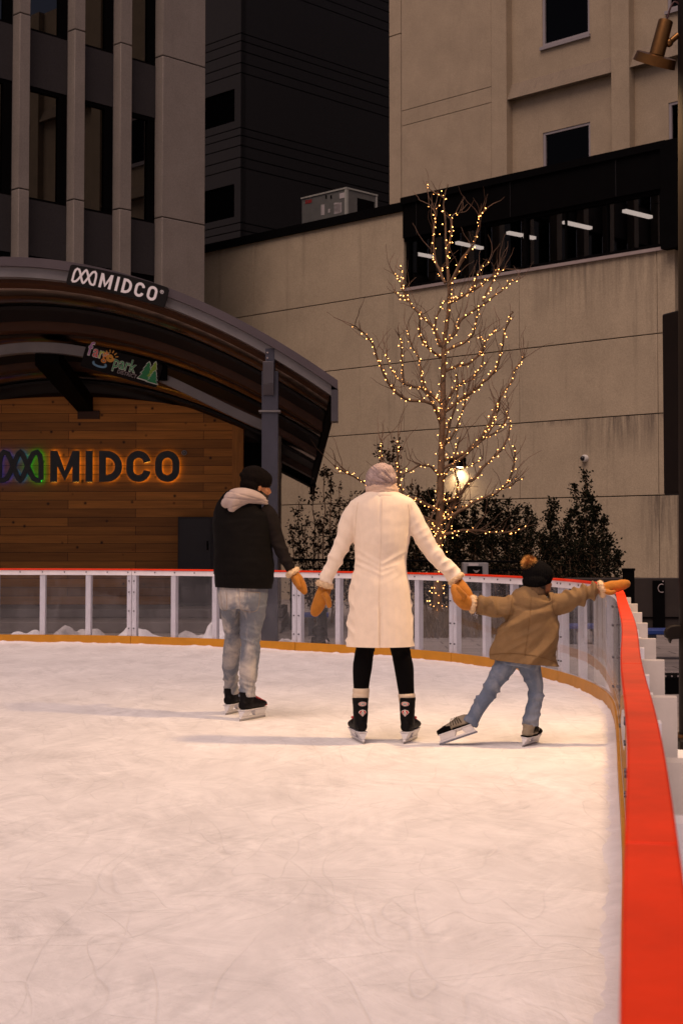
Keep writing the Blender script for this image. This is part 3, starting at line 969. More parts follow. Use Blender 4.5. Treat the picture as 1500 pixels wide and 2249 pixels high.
mb = MB(); mb.tube([PWL(p.x, .02, p.z), PWL(p.x, .06, p.z)], .047, 20); mb.build('disc', m_face, ws)
ring_mark(ws, PWL, p.x, p.z, .038, M('mark_white', (.5, .45, .42), .5), .007, .061, .065)

# arch signs ----------------------------------------------------------------------
def arch_sign(name, label, corners, Y, bow=0.0):
    """corners px: tl, tr, br, bl -> frame with local axes in the sign's own plane"""
    P = [at(x, y, Y) for x, y in corners]
    c = sum(P, Vector()) / 4
    th = thing(name, label, 'sign', c)
    ux = ((P[1] - P[0]) + (P[2] - P[3])); ux.y = 0; W = ux.length / 2; ux.normalize()
    uz = Vector((-ux.z, 0, ux.x)); H = ((P[0] - P[3]) + (P[1] - P[2])).dot(uz) / 2
    class G:
        def __call__(s, u, w_, z): return c + ux * u + uz * z + Vector((0, -w_, 0))
    g = G()
    mb = MB()
    r = .035
    out = arc(W / 2 - r, H / 2 - r, r, r, 90, 0, 4) + arc(W / 2 - r, -H / 2 + r, r, r, 0, -90, 4) + arc(-W / 2 + r, -H / 2 + r, r, r, -90, -180, 4) + arc(-W / 2 + r, H / 2 - r, r, r, 180, 90, 4)
    if bow:
        top = [(-W / 2 + r + (W - 2 * r) * k / 12, 0) for k in range(1, 12)]
        out = out[:]
    nb = len(out)
    bw = lambda u: bow * (1 - (2 * u / W) ** 2)
    if bow:   # resample long edges so that the board bows like the arch
        res = []
        for i in range(nb):
            a, b_ = out[i], out[(i + 1) % nb]
            m_ = max(1, int(abs(b_[0] - a[0]) / .06))
            for k in range(m_): res.append((a[0] + (b_[0] - a[0]) * k / m_, a[1] + (b_[1] - a[1]) * k / m_))
        out = res; nb = len(out)
    vs = [g(u, 0, z + bw(u)) for u, z in out] + [g(u, .05, z + bw(u)) for u, z in out]
    fs = [tuple(range(nb)), tuple(range(2 * nb - 1, nb - 1, -1))] + [(i, (i + 1) % nb, nb + (i + 1) % nb, nb + i) for i in range(nb)]
    mb.add(vs, fs)
    mb.build('board', M('sign_black', (.006, .005, .005), .6, spec=.15), th)
    return th, g, W, H, bw
s1, g1, W, H, bw = arch_sign('arch_sign', 'black board with white letters MIDCO on the front arch of the stage roof', [(155, 581), (373, 634), (363, 677), (149, 626)], YF - .2, .03)
m_white = M('sign_white', (.72, .68, .70), .5, var=.03)
# letter layout measured along the board (fractions of its width)
lw = [(.318, .440), (.478, .508), (.545, .640), (.672, .768), (.800, .898)]
class GB:
    def __call__(s, u, w_, z): return g1(u, w_, z + bw(u) - .004)
gb = GB()
wd = [((a - .5) * W, (b_ - .5) * W) for a, b_ in lw]
lz0, lz1 = -.35 * H, .36 * H
mb = MB()
for pts, cl in letters_midco(0, 0, lz0, lz1, .036, wd): stroke(mb, pts, .036, gb, .05, .056 - .001 * (cl == 'V'), cl is True)
mb.build('lettering', m_white, s1)
mb = MB()
for kk_, (pts, cl) in enumerate(lattice(-.455 * W, -.215 * W, lz0, lz1 + .01, .028)): stroke(mb, pts, .028, gb, .05, .056 + .001 * kk_, cl)
mb.build('symbol', m_white, s1)
ring_mark(s1, gb, W / 2 - .085, lz1 - .04, .022, m_white, .006, .05, .055)

s2, g2, W, H, bw = arch_sign('park_sign', 'black board with coloured lettering, spiral sun and green fir trees on the inner arch', [(190, 753), (359, 803), (345, 852), (181, 806)], 22.42, .0)
def text_mesh(s, size, bold=0.0):
    cu = bpy.data.curves.new('t', 'FONT'); cu.body = s; cu.size = size; cu.extrude = 0.0; cu.offset = bold; cu.resolution_u = 2
    o = bpy.data.objects.new('t', cu); C.objects.link(o)
    dg = bpy.context.evaluated_depsgraph_get(); dg.update()
    me = bpy.data.meshes.new_from_object(o.evaluated_get(dg))
    bpy.data.objects.remove(o)
    return me
def put_text(s, size, u, z, g, w_, mat, parent, name='lettering', bold=0.0, sx=1.0, sy=1.0):
    me = text_mesh(s, size, bold)
    bm = bmesh.new(); bm.from_mesh(me)
    ex = bmesh.ops.extrude_face_region(bm, geom=bm.faces[:])
    for v in ex['geom']:
        if isinstance(v, bmesh.types.BMVert): v.co.z += .003
    for v in bm.verts:
        v.co = g(u + v.co.x * sx, w_ + v.co.z, z + v.co.y * sy)
    bmesh.ops.recalc_face_normals(bm, faces=bm.faces)
    bm.to_mesh(me); bm.free()
    return link_mesh(name, me, mat, parent)
def flat(name, col): return M(name, col, .5, var=.04)
cols_ = [('f', (.45, .20, .48), -.462, .30), ('a', (.75, .09, .09), -.392, .25), ('r', (.60, .68, .10), -.318, .25), ('g', (.85, .30, .06), -.268, .25)]
m_wh = flat('outline_white', (.75, .75, .70))
for ch, col, u, sz in cols_:
    put_text(ch, sz, u * W, .015, g2, .050, m_wh, s2, bold=.009, sx=.82)
    put_text(ch, sz, u * W, .015, g2, .0535, flat('ink_' + ch, col), s2, bold=.0, sx=.82)
put_text('park', .26, -.110 * W, -.055, g2, .050, m_wh, s2, bold=.008, sx=.74)
put_text('park', .26, -.110 * W, -.055, g2, .0535, flat('ink_green', (.06, .36, .14)), s2, sx=.74)
put_text('DISTRICT', .080, -.03 * W, -.130, g2, .050, flat('ink_grey', (.42, .34, .34)), s2, sx=.9)
mb = MB()          # spiral sun
sp_ = [( -.165 * W + (.012 + .055 * i / 30) * math.cos(R(i * 27)), .062 + (.012 + .055 * i / 30) * math.sin(R(i * 27))) for i in range(28)]
stroke(mb, sp_, .022, g2, .05, .056, False)
for k in range(6):
    a = R(25 + k * 27); u, z = -.165 * W, .062
    stroke(mb, [(u + .08 * math.cos(a), z + .08 * math.sin(a)), (u + .125 * math.cos(a), z + .125 * math.sin(a))], .014, g2, .05, .056, False)
mb.build('sun', flat('ink_sun', (.75, .36, .05)), s2)
mb = MB(); stroke(mb, arc(-.27 * W, -.075, .10, .035, 150, 400, 14), .030, g2, .05, .055, False)
mb.build('pond', flat('ink_pond', (.16, .33, .50)), s2)
def fir(cu, cz, w_, h, lay, col, nm):
    pts = [(0, h)]
    rights = []
    for i in range(1, 5):
        rights += [(w_ * (.16 + .21 * i), h * (1 - i / 4.0) + h * .05), (w_ * (.10 + .14 * i), h * (1 - i / 4.0) + h * .04)] if i < 4 else [(w_, 0)]
    pts = [(0, h)] + rights + [(-x, z) for x, z in reversed(rights)]
    for grow, mt, ly in ((1.18, m_wh, lay), (1.0, flat(nm, col), lay + .004)):
        mb = MB(); n_ = len(pts)
        q = [(cu + x * grow, cz + (z - h / 2) * (1 + (grow - 1) * .6) + h / 2) for x, z in pts]
        vs = [g2(u, ly, z) for u, z in q] + [g2(u, ly + .003, z) for u, z in q]
        mb.add(vs, [tuple(range(n_)), tuple(range(2 * n_ - 1, n_ - 1, -1))] + [(i, (i + 1) % n_, n_ + (i + 1) % n_, n_ + i) for i in range(n_)])
        mb.build('fir_tree', mt, s2)
fir(.325 * W, -.11, .100, .28, .050, (.02, .22, .07), 'ink_fir')
fir(.405 * W, -.05, .075, .25, .0505, (.25, .42, .05), 'ink_fir_light')
fir(.43 * W, -.125, .085, .19, .058, (.02, .24, .09), 'ink_fir_dark')
mb = MB()
for u in (.0, .06): 
    mb.tube([g2(-.02 * W + u + .045 * math.cos(R(a)), .02, H / 2 + .015 + .03 * math.sin(R(a))) for a in range(0, 361, 30)], .006, 6)
mb.build('hanging_ring', m_black, s2)
mb = MB(); mb.box(*sorted((g2(W / 2 + .0, 0, 0).x - .01, g2(W / 2, 0, 0).x + .10)), 22.40, 22.54, g2(W / 2, 0, 0).z - .05, g2(W / 2, 0, 0).z + .20)
mb.build('clamp', m_black, s2)

# ------------------------------------------------------------------ rink: curve of the boards
base_px = [(0, 1411.5), (130, 1412), (262, 1414), (470, 1421.5), (650, 1430), (820, 1440), (985, 1454), (1070, 1466), (1190, 1489), (1250, 1507), (1300, 1528),
           (1338, 1556), (1348, 1585), (1353, 1625), (1355, 1693), (1361, 1790), (1366, 1890), (1366, 1997), (1364, 2120), (1362, 2249)]
bp = [ground(x, y) for x, y in base_px]
bp = [(p.x, p.y) for p in bp]
d0 = Vector(bp[1]) - Vector(bp[0])
bp = [(bp[0][0] - 6.0, bp[0][1] + .35), (bp[0][0] - 3.0, bp[0][1] + .22)] + bp
bp += [(.529, 2.79), (.369, 1.96), (.178, 1.0), (-.01, 0.0), (-.39, -2.0), (-.77, -4.0)]
cur = catmull(bp, 12)
# smooth and resample evenly
arr = np.array(cur)
seg = np.r_[0, np.cumsum(np.hypot(*np.diff(arr, axis=0).T))]
Sn = np.arange(0, seg[-1], 0.1)
ax = np.interp(Sn, seg, arr[:, 0]); ay = np.interp(Sn, seg, arr[:, 1])
kk = np.hanning(25); kk /= kk.sum()
axs = np.convolve(np.pad(ax, 12, 'edge'), kk, 'valid'); ays = np.convolve(np.pad(ay, 12, 'edge'), kk, 'valid')
def cpt(s, off=0.0):
    """point on the ice edge at arc length s, off metres outwards"""
    x = np.interp(s, Sn, axs); y = np.interp(s, Sn, ays)
    x2 = np.interp(s + .05, Sn, axs); y2 = np.interp(s + .05, Sn, ays); x1 = np.interp(s - .05, Sn, axs); y1 = np.interp(s - .05, Sn, ays)
    t_ = Vector((x2 - x1, y2 - y1)); t_.normalize()
    nn = Vector((-t_.y, t_.x))
    return Vector((x + nn.x * off, y + nn.y * off, 0))
Smax = Sn[-1] - .4
def s_at_px(x, lo=0, hi=None):
    best = None
    for s in np.arange(0.3, Smax, .02):
        p = cpt(s)
        if p.y <= 0.5: continue
        px = CX + F * p.x / p.y
        if best is None or abs(px - x) < best[0]: best = (abs(px - x), s)
    return best[1]
sj = [s_at_px(262), s_at_px(650), s_at_px(985)]
def ribbon(mb, s0, s1, o0, o1, z0, z1, ds=0.1):
    n_ = max(1, int(round((s1 - s0) / ds)))
    vs, fs = [], []
    for i in range(n_ + 1):
        s = s0 + (s1 - s0) * i / n_
        a, b_ = cpt(s, o0), cpt(s, o1)
        vs += [(a.x, a.y, z0), (b_.x, b_.y, z0), (b_.x, b_.y, z1), (a.x, a.y, z1)]
    for i in range(n_):
        for k in range(4):
            k2 = (k + 1) % 4
            fs.append((i * 4 + k, (i + 1) * 4 + k, (i + 1) * 4 + k2, i * 4 + k2))
    fs += [(0, 1, 2, 3), tuple(4 * n_ + k for k in (3, 2, 1, 0))]
    mb.add(vs, fs)
HB = 0.955
PL = 2.44
m_red = M('red_cap', (.86, .040, .005), .55, var=.17, vs=4, bump=.10, bs=90, spec=.2)
m_kick = M('yellow_kick', (.56, .235, .010), .5, var=.12, vs=4)
m_postw = M('white_frame', (.84, .80, .83), .5, var=.08, vs=6)
m_butt = M('dulled_white_post', (.60, .54, .49), .7, var=.16, vs=3, bump=.15, bs=30)  # white paint dulled in colour to offset the light on these faces
m_bolt = M('bolt_zinc', (.10, .095, .11), .4, metal=.6)
rb = thing('rink_barrier', 'white rink barrier with clear panels, red top rail and yellow kick strip', 'barrier', (cpt(sj[1]).x, cpt(sj[1]).y, 0))
joints = [sj[1]]
while joints[0] > 3: joints.insert(0, joints[0] - PL)
while joints[-1] < Smax - PL: joints.append(joints[-1] + PL)
for i in range(len(joints) - 1):
    a, b_ = joints[i], joints[i + 1]
    g = .004
    mb = MB(); ribbon(mb, a + g, b_ - g, .005, .063, HB - .020, HB)
    mb.build('top_cap', m_red, rb, bevel=.004)
    mb = MB(); ribbon(mb, a + g, b_ - g, .019, .06, HB - .083, HB - .0225)
    ro = mb.build('top_rail', m_postw, rb)
    mb = MB(); ribbon(mb, a + g, b_ - g, 0.0, .016, -.02, .105)
    mb.build('kick_strip', m_kick, rb)
    mb = MB(); ribbon(mb, a + g, b_ - g, .017, .06, -.05, .10)
    mb.build('bottom_rail', m_postw, rb)
    mb = MB(); ribbon(mb, a + g, b_ - g, .018, .024, .1055, HB - .0835)
    mb.build('clear_panel', g_rink, rb)
    blt = MB()
    for k in range(0, 5):
        s = a + PL * k / 4
        p = None
        for side in ((0,) if k not in (0, 4) else (1,)):
            s_ = s if k not in (0, 4) else (a + .036 if k == 0 else b_ - .036)
            wdp = .030 if k in (0, 4) else .034
            mb = MB()
            far = cpt(s_).y < 12.5
            dep = .125 if (far and k in (0, 2)) else .065
            q = [cpt(s_ - wdp, .026), cpt(s_ + wdp, .026), cpt(s_ - wdp, .026 + dep), cpt(s_ + wdp, .026 + dep)]
            zt_ = HB - .0835
            mb.hexa([Vector((v.x, v.y, -.06)) for v in q] + [Vector((v.x, v.y, zt_)) for v in q])
            po = mb.build('post', m_butt if dep > .1 else m_postw, rb)
            if k in (0, 4):
                bb = MB()
                for zz_ in (.2, .42, .66, .80):
                    c1, c2 = cpt(s_, .026), cpt(s_, .012)
                    bb.tube([(c1.x, c1.y, zz_), (c2.x, c2.y, zz_)], .008, 8)
                bb.build('bolt', m_bolt, po)
    bb = MB()
    for k in range(0, 9):
        s_ = a + .05 + (PL - .1) * k / 8
        c1, c2 = cpt(s_, .019), cpt(s_, .012)
        bb.tube([(c1.x, c1.y, HB - .045), (c2.x, c2.y, HB - .045)], .008, 8)
    bb.build('bolt', m_bolt, ro)

# ------------------------------------------------------------------ ice
m_ice = M('ice', (.87, .835, .825), .42, var=.045, vs=1.3, spec=.45)
t, N, L, b = nodes_of(m_ice)
tc = N['Texture Coordinate']
src = b.inputs['Base Color'].links[0].from_socket
def ice_lines(scale, seed, width, rough, dist, stretch=(1, 1, 1), rot=0):
    mp = N.new('ShaderNodeMapping'); mp.inputs['Location'].default_value = (seed, seed * 1.7, seed * .3); mp.inputs['Scale'].default_value = stretch; mp.inputs['Rotation'].default_value = (0, 0, rot)
    L.new(tc.outputs['Object'], mp.inputs[0])
    n = N.new('ShaderNodeTexNoise'); n.inputs['Scale'].default_value = scale; n.inputs['Detail'].default_value = 1.0; n.inputs['Roughness'].default_value = rough
    n.inputs['Distortion'].default_value = dist
    L.new(mp.outputs[0], n.inputs['Vector'])
    s = N.new('ShaderNodeMath'); s.operation = 'SUBTRACT'; s.inputs[1].default_value = .5; L.new(n.outputs[0], s.inputs[0])
    a = N.new('ShaderNodeMath'); a.operation = 'ABSOLUTE'; L.new(s.outputs[0], a.inputs[0])
    r = N.new('ShaderNodeMapRange'); r.inputs[1].default_value = 0; r.inputs[2].default_value = width; r.inputs[3].default_value = 1; r.inputs[4].default_value = 0
    L.new(a.outputs[0], r.inputs[0])
    mk = N.new('ShaderNodeTexNoise'); mk.inputs['Scale'].default_value = 1.9; L.new(mp.outputs[0], mk.inputs['Vector'])
    mr = N.new('ShaderNodeMapRange'); mr.inputs[1].default_value = .46; mr.inputs[2].default_value = .58; L.new(mk.outputs[0], mr.inputs[0])
    m = N.new('ShaderNodeMath'); m.operation = 'MULTIPLY'; L.new(r.outputs[0], m.inputs[0]); L.new(mr.outputs[0], m.inputs[1])
    return m.outputs[0]
acc = None
for i, (sc_, wdh, dist, st_, rot) in enumerate(((.55, .0016, .0, (1, .35, 1), .5), (.8, .0022, .0, (1, .3, 1), -.6), (.45, .0013, .1, (1, .8, 1), 0), (1.3, .004, .1, (.35, 1, 1), .25),
                                       (1.0, .003, .0, (.3, 1, 1), -.3), (1.7, .006, .1, (1, .35, 1), 1.0), (.7, .002, .0, (.35, 1, 1), .9), (1.1, .0032, .0, (.25, 1, 1), 1.25), (2.4, .009, .2, (.4, 1, 1), .1), (4.2, .010, .05, (1, .28, 1), .3), (5.2, .012, .05, (.3, 1, 1), 1.0), (3.4, .009, .0, (1, .25, 1), -.35))):
    l_ = ice_lines(sc_, 3.1 * i + 1, wdh, .4, dist, st_, rot)
    if acc is None: acc = l_
    else:
        ad = N.new('ShaderNodeMath'); ad.operation = 'MAXIMUM'; L.new(acc, ad.inputs[0]); L.new(l_, ad.inputs[1]); acc = ad.outputs[0]
# cloudy patches plus dense short scuffs left by blades, in several directions
def mathn(op, a, b_=None, c=None):
    n_ = N.new('ShaderNodeMath'); n_.operation = op
    for i_, v_ in enumerate((a, b_, c)):
        if v_ is None: continue
        if isinstance(v_, (int, float)): n_.inputs[i_].default_value = v_
        else: L.new(v_, n_.inputs[i_])
    return n_.outputs[0]
cl = N.new('ShaderNodeTexNoise'); cl.inputs['Scale'].default_value = 1.3; cl.inputs['Detail'].default_value = 10; cl.inputs['Roughness'].default_value = .78; cl.inputs['Distortion'].default_value = .3
mp = N.new('ShaderNodeMapping'); mp.inputs['Scale'].default_value = (1.5, .8, 1); L.new(tc.outputs['Object'], mp.inputs[0]); L.new(mp.outputs[0], cl.inputs['Vector'])
scf = None
for i, (rot, sc_) in enumerate(((1.25, 5.5), (1.57, 4.5), (1.95, 5.0), (.95, 6.0), (2.3, 9.0), (.35, 8.0))):
    m_ = N.new('ShaderNodeMapping'); m_.inputs['Rotation'].default_value = (0, 0, rot); m_.inputs['Location'].default_value = (i * 3.3, i * 1.1, 0)
    L.new(tc.outputs['Object'], m_.inputs[0])
    m2_ = N.new('ShaderNodeMapping'); m2_.inputs['Scale'].default_value = (.16, 1.9, 1); L.new(m_.outputs[0], m2_.inputs[0])
    n_ = N.new('ShaderNodeTexNoise'); n_.inputs['Scale'].default_value = sc_; n_.inputs['Detail'].default_value = 4; n_.inputs['Roughness'].default_value = .75; n_.inputs['Distortion'].default_value = .25
    L.new(m2_.outputs[0], n_.inputs['Vector'])
    k_ = N.new('ShaderNodeTexNoise'); k_.inputs['Scale'].default_value = 1.2 + .3 * i; L.new(m_.outputs[0], k_.inputs['Vector'])
    kr = N.new('ShaderNodeMapRange'); kr.inputs[1].default_value = .42; kr.inputs[2].default_value = .62; L.new(k_.outputs[0], kr.inputs[0])
    d_ = mathn('MULTIPLY', mathn('SUBTRACT', n_.outputs[0], .5), kr.outputs[0])
    scf = d_ if scf is None else mathn('ADD', scf, d_)
cr0 = N.new('ShaderNodeMapRange'); cr0.inputs[1].default_value = .3; cr0.inputs[2].default_value = .72; cr0.inputs[3].default_value = .93; cr0.inputs[4].default_value = 1.07
L.new(cl.outputs[0], cr0.inputs[0])
crn = mathn('MULTIPLY_ADD', scf, .42, cr0.outputs[0])
class _O: pass
cr = _O(); cr.outputs = [crn]
lr = N.new('ShaderNodeMapRange'); lr.inputs[3].default_value = 1; lr.inputs[4].default_value = .935; L.new(acc, lr.inputs[0])
mu = N.new('ShaderNodeMath'); mu.operation = 'MULTIPLY'; L.new(cr.outputs[0], mu.inputs[0]); L.new(lr.outputs[0], mu.inputs[1])
vm = N.new('ShaderNodeVectorMath'); vm.operation = 'SCALE'; L.new(src, vm.inputs[0]); L.new(mu.outputs[0], vm.inputs['Scale'])
L.new(vm.outputs[0], b.inputs['Base Color'])
hh = N.new('ShaderNodeMath'); hh.operation = 'MULTIPLY_ADD'; hh.inputs[1].default_value = -.35; L.new(acc, hh.inputs[0]); L.new(mathn('ADD', cl.outputs[0], scf), hh.inputs[2])
bpn = N.new('ShaderNodeBump'); bpn.inputs['Strength'].default_value = .35; bpn.inputs['Distance'].default_value = .02; L.new(hh.outputs[0], bpn.inputs['Height'])
L.new(bpn.outputs[0], b.inputs['Normal'])
rr = N.new('ShaderNodeMapRange'); rr.inputs[1].default_value = .35; rr.inputs[2].default_value = .65; rr.inputs[3].default_value = .42; rr.inputs[4].default_value = .7
L.new(cl.outputs[0], rr.inputs[0]); L.new(rr.outputs[0], b.inputs['Roughness'])
b.inputs['Subsurface Weight'].default_value = 0.0
mb = MB()
edge = [cpt(s, .004) for s in np.arange(.3, Smax, .2)]
edge = [Vector((p.x, p.y, 0)) for p in edge]
poly = edge + [Vector((edge[-1].x - 2, edge[-1].y - 3, 0)), Vector((-12, edge[-1].y - 3, 0)), Vector((edge[0].x - 6, 2, 0)), Vector((edge[0].x - 3, edge[0].y - 4, 0))]
mb.add(poly, [tuple(range(len(poly)))])
me = mb.mesh('ice')
bm = bmesh.new(); bm.from_mesh(me); bmesh.ops.triangulate(bm, faces=bm.faces)
bmesh.ops.recalc_face_normals(bm, faces=bm.faces)
for f in bm.faces:
    if f.normal.z < 0: f.normal_flip()
bm.to_mesh(me); bm.free()
o = link_mesh('ice', me, m_ice); tag(o, kind='structure')

# scraped snow along the boards and heaps beyond them
m_snow = M('snow', (.78, .75, .78), .8, var=.06, vs=8, bump=.5, bs=40)
m_snowd = M('dirty_snow', (.50, .46, .46), .85, var=.3, vs=4, bump=.5, bs=30)
def nz(*a): return noise.noise(Vector(a))
mb = MB()
vs, fs = [], []
S_ = np.arange(.6, Smax - .3, .03)
for s in S_:
    h = .006 + .020 * max(0, nz(s * 2.1, 3, 1) + .1) + .022 * max(0, nz(s * 9, 1, 5)) + .030 * max(0, nz(s * .9, 8, 2) - .25)
    wd_ = .05 + .06 * abs(nz(s * 4, 0, 7)) + 1.4 * h
    a, m_, c_ = cpt(s, -.001), cpt(s, -wd_ * .35), cpt(s, -wd_)
    vs += [(a.x, a.y, h), (m_.x, m_.y, h * .75), (c_.x, c_.y, -.004)]
for i in range(len(S_) - 1):
    for k in range(2): fs.append((i * 3 + k, (i + 1) * 3 + k, (i + 1) * 3 + k + 1, i * 3 + k + 1))
mb.add(vs, fs)
o = mb.build('snow', m_snow, smooth=True); tag(o, kind='stuff', label='thin ridge of scraped snow along the foot of the yellow strip')
def heap(c, rx, ry, h, seed, mat, name='snow_heap', label=None, sharp=1.0):
    mb = MB(); n_ = 34; vs, fs = [], []
    for i in range(n_ + 1):
        for j in range(n_ + 1):
            u, v = -1 + 2 * i / n_, -1 + 2 * j / n_
            r = math.sqrt(u * u + v * v)
            f = max(0, 1 - r ** 1.6)
            z = h * f * (.65 + .9 * nz(u * 2.2 + seed, v * 2.2, seed)) + .12 * h * f * nz(u * 9 + seed, v * 9, 1) * sharp
            vs.append((c[0] + u * rx * (1 + .15 * nz(v * 2, seed, 1)), c[1] + v * ry, -.065 + max(0, z)))
    for i in range(n_):
        for j in range(n_):
            a = i * (n_ + 1) + j; fs.append((a, a + n_ + 1, a + n_ + 2, a + 1))
    mb.add(vs, fs)
    o = mb.build(name, mat, smooth=True, loc=(c[0], c[1], -.06))
    tag(o, label, 'snow heap', 'heaps of cleared snow beyond the barrier')
for i, (x, w_, h, lb) in enumerate(((40, 60, .15, 'grey-white snow heap behind the clear panel at the left edge of the picture'), (95, 75, .20, 'pointed snow heap behind the first white post from the left'),
                                (205, 80, .27, 'tallest snow heap, left of the double post under the timber wall'), (320, 85, .24, 'lumpy snow heap just right of the double post'),
                                (440, 90, .15, 'low spread of snow left of the man'), (490, 45, .34, 'bright rounded snow heap behind the legs of the man in the vest'))):
    p = ground(x, 1400, -.06)
    heap((p.x, 19.9 + .2 * (i % 2)), w_ * 20 / F, .55, h, 2.3 * i + .7, m_snow if i in (1, 3, 5) else m_snowd, label=lb)
for i, (x, w_, h, lb) in enumerate(((640, 60, .16, 'dirty snow heap beside the blue table legs'), (830, 60, .16, 'thin snow patch behind the woman in the cream coat'))):
    p = ground(x, 1420, -.06)
    heap((p.x, 19.0 - .5 * i), w_ * 18.6 / F, .5, h, 9.1 + i * 2.2, m_snowd, label=lb)
# trodden snow outside the right-hand boards
mb = MB(); vs, fs = [], []
n1, n2 = 90, 26
sA, sB = s_at_px(1338) + 1.2, Smax - 1
for i in range(n1 + 1):
    for j in range(n2 + 1):
        s = sA + (sB - sA) * i / n1
        o_ = .10 + 1.9 * j / n2
        p = cpt(s, o_)
        fade = min(1, (n2 - j) / 6.0) * min(1, i / 10.0)
        z = -.05 + (.09 + .05 * nz(p.x * 3, p.y * 3, 2) + .03 * nz(p.x * 9, p.y * 9, 5) + .012 * nz(p.x * 25, p.y * 25, 3)) * fade
        vs.append((p.x, p.y, z))
for i in range(n1):
    for j in range(n2):
        a = i * (n2 + 1) + j; fs.append((a, a + n2 + 1, a + n2 + 2, a + 1))
mb.add(vs, fs)
o = mb.build('snow_bank', m_snow, smooth=True); tag(o, kind='stuff', label='trodden snow outside the red-topped boards')

# ------------------------------------------------------------------ lamp post with brass spotlight
YP = 9.3
pc = at(1536, 1400, YP)
PX = pc.x
lp = thing('lamp_post', 'tall dark bronze post with square foot just outside the red rail', 'lamp post', (PX, YP, 0))
mb = MB(); mb.tube([(PX, YP, -.05), (PX + .055, YP, 7.0)], .135, 28); mb.build('pole', m_bronze, lp)
mb = MB(); mb.box(PX - .165, PX + .165, YP - .165, YP + .165, -.05, .07)
mb.build('foot', m_bronze, lp, bevel=.01)
mb = MB(); mb.tube([(PX, YP, .07), (PX, YP, .09)], .152, 28); mb.build('collar', m_brass, lp)
c_top, c_bot = at(1461, 47, YP), at(1443, 116, YP)
sl = thing('spotlight', 'brass spotlight with wide round head clamped to the lamp post, tilted down to the ice', 'spotlight', c_bot)
axd = (c_bot - c_top).normalized()
axd = (axd + Vector((0, .44, 0))).normalized()
mb = MB(); mb.tube([c_top, c_top + (c_bot - c_top) * .75, c_bot + axd * .02], [.047, .049, .049], 24); mb.build('barrel', m_brass, sl)
hd = MB(); hd.tube([c_bot + axd * .008, c_bot + axd * .012, c_bot + axd * .016, c_bot + axd * .075], [.02, .06, .128, .137], 36, cap=False)
hd.tube([c_bot + axd * .075, c_bot + axd * .05], [.133, .12], 36, cap=False)
hd.build('head', m_brass, sl)
mb = MB(); mb.tube([c_bot + axd * .05, c_bot + axd * .056], [.118, .118], 32)
mb.build('lens', emit('spot_lens', (1, .78, .5), 5), sl)
mb = MB(); kn = at(1468, 94, YP - .0)
mb.tube([kn + Vector((-.03, 0, -.005)), kn, Vector((PX - .1, YP, kn.z + .05))], [.016, .02, .02], 10)
mb.ball(kn, .028, 12, 8); mb.ball(kn + Vector((-.035, 0, 0)), .022, 12, 8)
mb.build('arm', m_brass, sl)
mb = MB()
cab = [at(x, y, YP) for x, y in ((1463, 44), (1466, 34), (1472, 16), (1480, 4), (1489, 8), (1496, 24), (1504, 50), (1515, 70))]
mb.tube([Vector(q) for q in catmull([tuple(c) for c in cab], 4)], .006, 8)
mb.build('cable', M('cable', (.05, .012, .012), .5), sl)
sld = bpy.data.lights.new('spotlight_light', 'SPOT'); sld.energy = 640; sld.color = (1.0, .64, .32)
sld.spot_size = R(125); sld.spot_blend = 0.9; sld.shadow_soft_size = 0.118
slo = bpy.data.objects.new('spotlight_light', sld); C.objects.link(slo); slo.parent = sl
slo.location = axd * .09
slo.rotation_euler = (-(Vector((-.1, 8.6, 0)) - c_bot)).to_track_quat('Z', 'Y').to_euler()

# brown round paddle fixed on the post
mb = MB()
c = at(1476, 1393, YP)
out = [(-.045, .045), (-.02, .062), (.02, .068), (.075, .068), (.075, -.03), (-.01, -.035), (-.02, -.07), (-.03, -.035), (-.055, -.02), (-.06, .015)]
n_ = len(out)
vs = [(c.x + u * .85, YP - .03, c.z + z * .85) for u, z in out] + [(c.x + u * .85, YP + .03, c.z + z * .85) for u, z in out]
mb.add(vs, [tuple(range(n_)), tuple(range(2 * n_ - 1, n_ - 1, -1))] + [(i, (i + 1) % n_, n_ + (i + 1) % n_, n_ + i) for i in range(n_)])
mb.build('bracket', m_bronze, lp, bevel=.008)

# ------------------------------------------------------------------ dark things on the right
YB = 15.0
a = at(1452, 690, YB)
cbn = thing('hanging_cabinet', 'big dark brown metal box on a leg at the right edge before the tan wall', 'cabinet', (a.x, YB, 0))
zb_ = at(1452, 1087, YB).z
q = Vector((a.x + .55, YB - 1.5, 0))
sd_ = Vector((.94, .34, 0)) * .9
mb = MB()
bb_ = [Vector((a.x, YB, 0)), q, Vector((a.x, YB, 0)) + sd_, q + sd_]
mb.hexa([Vector((v.x, v.y, zb_)) for v in bb_] + [Vector((v.x, v.y, a.z)) for v in bb_])
mb.build('box', m_bronze, cbn, bevel=.02)
mb = MB(); mb.box(a.x + .75, a.x + .95, YB - .5, YB - .3, -.06, zb_ - .002); mb.build('leg', m_bronze, cbn)
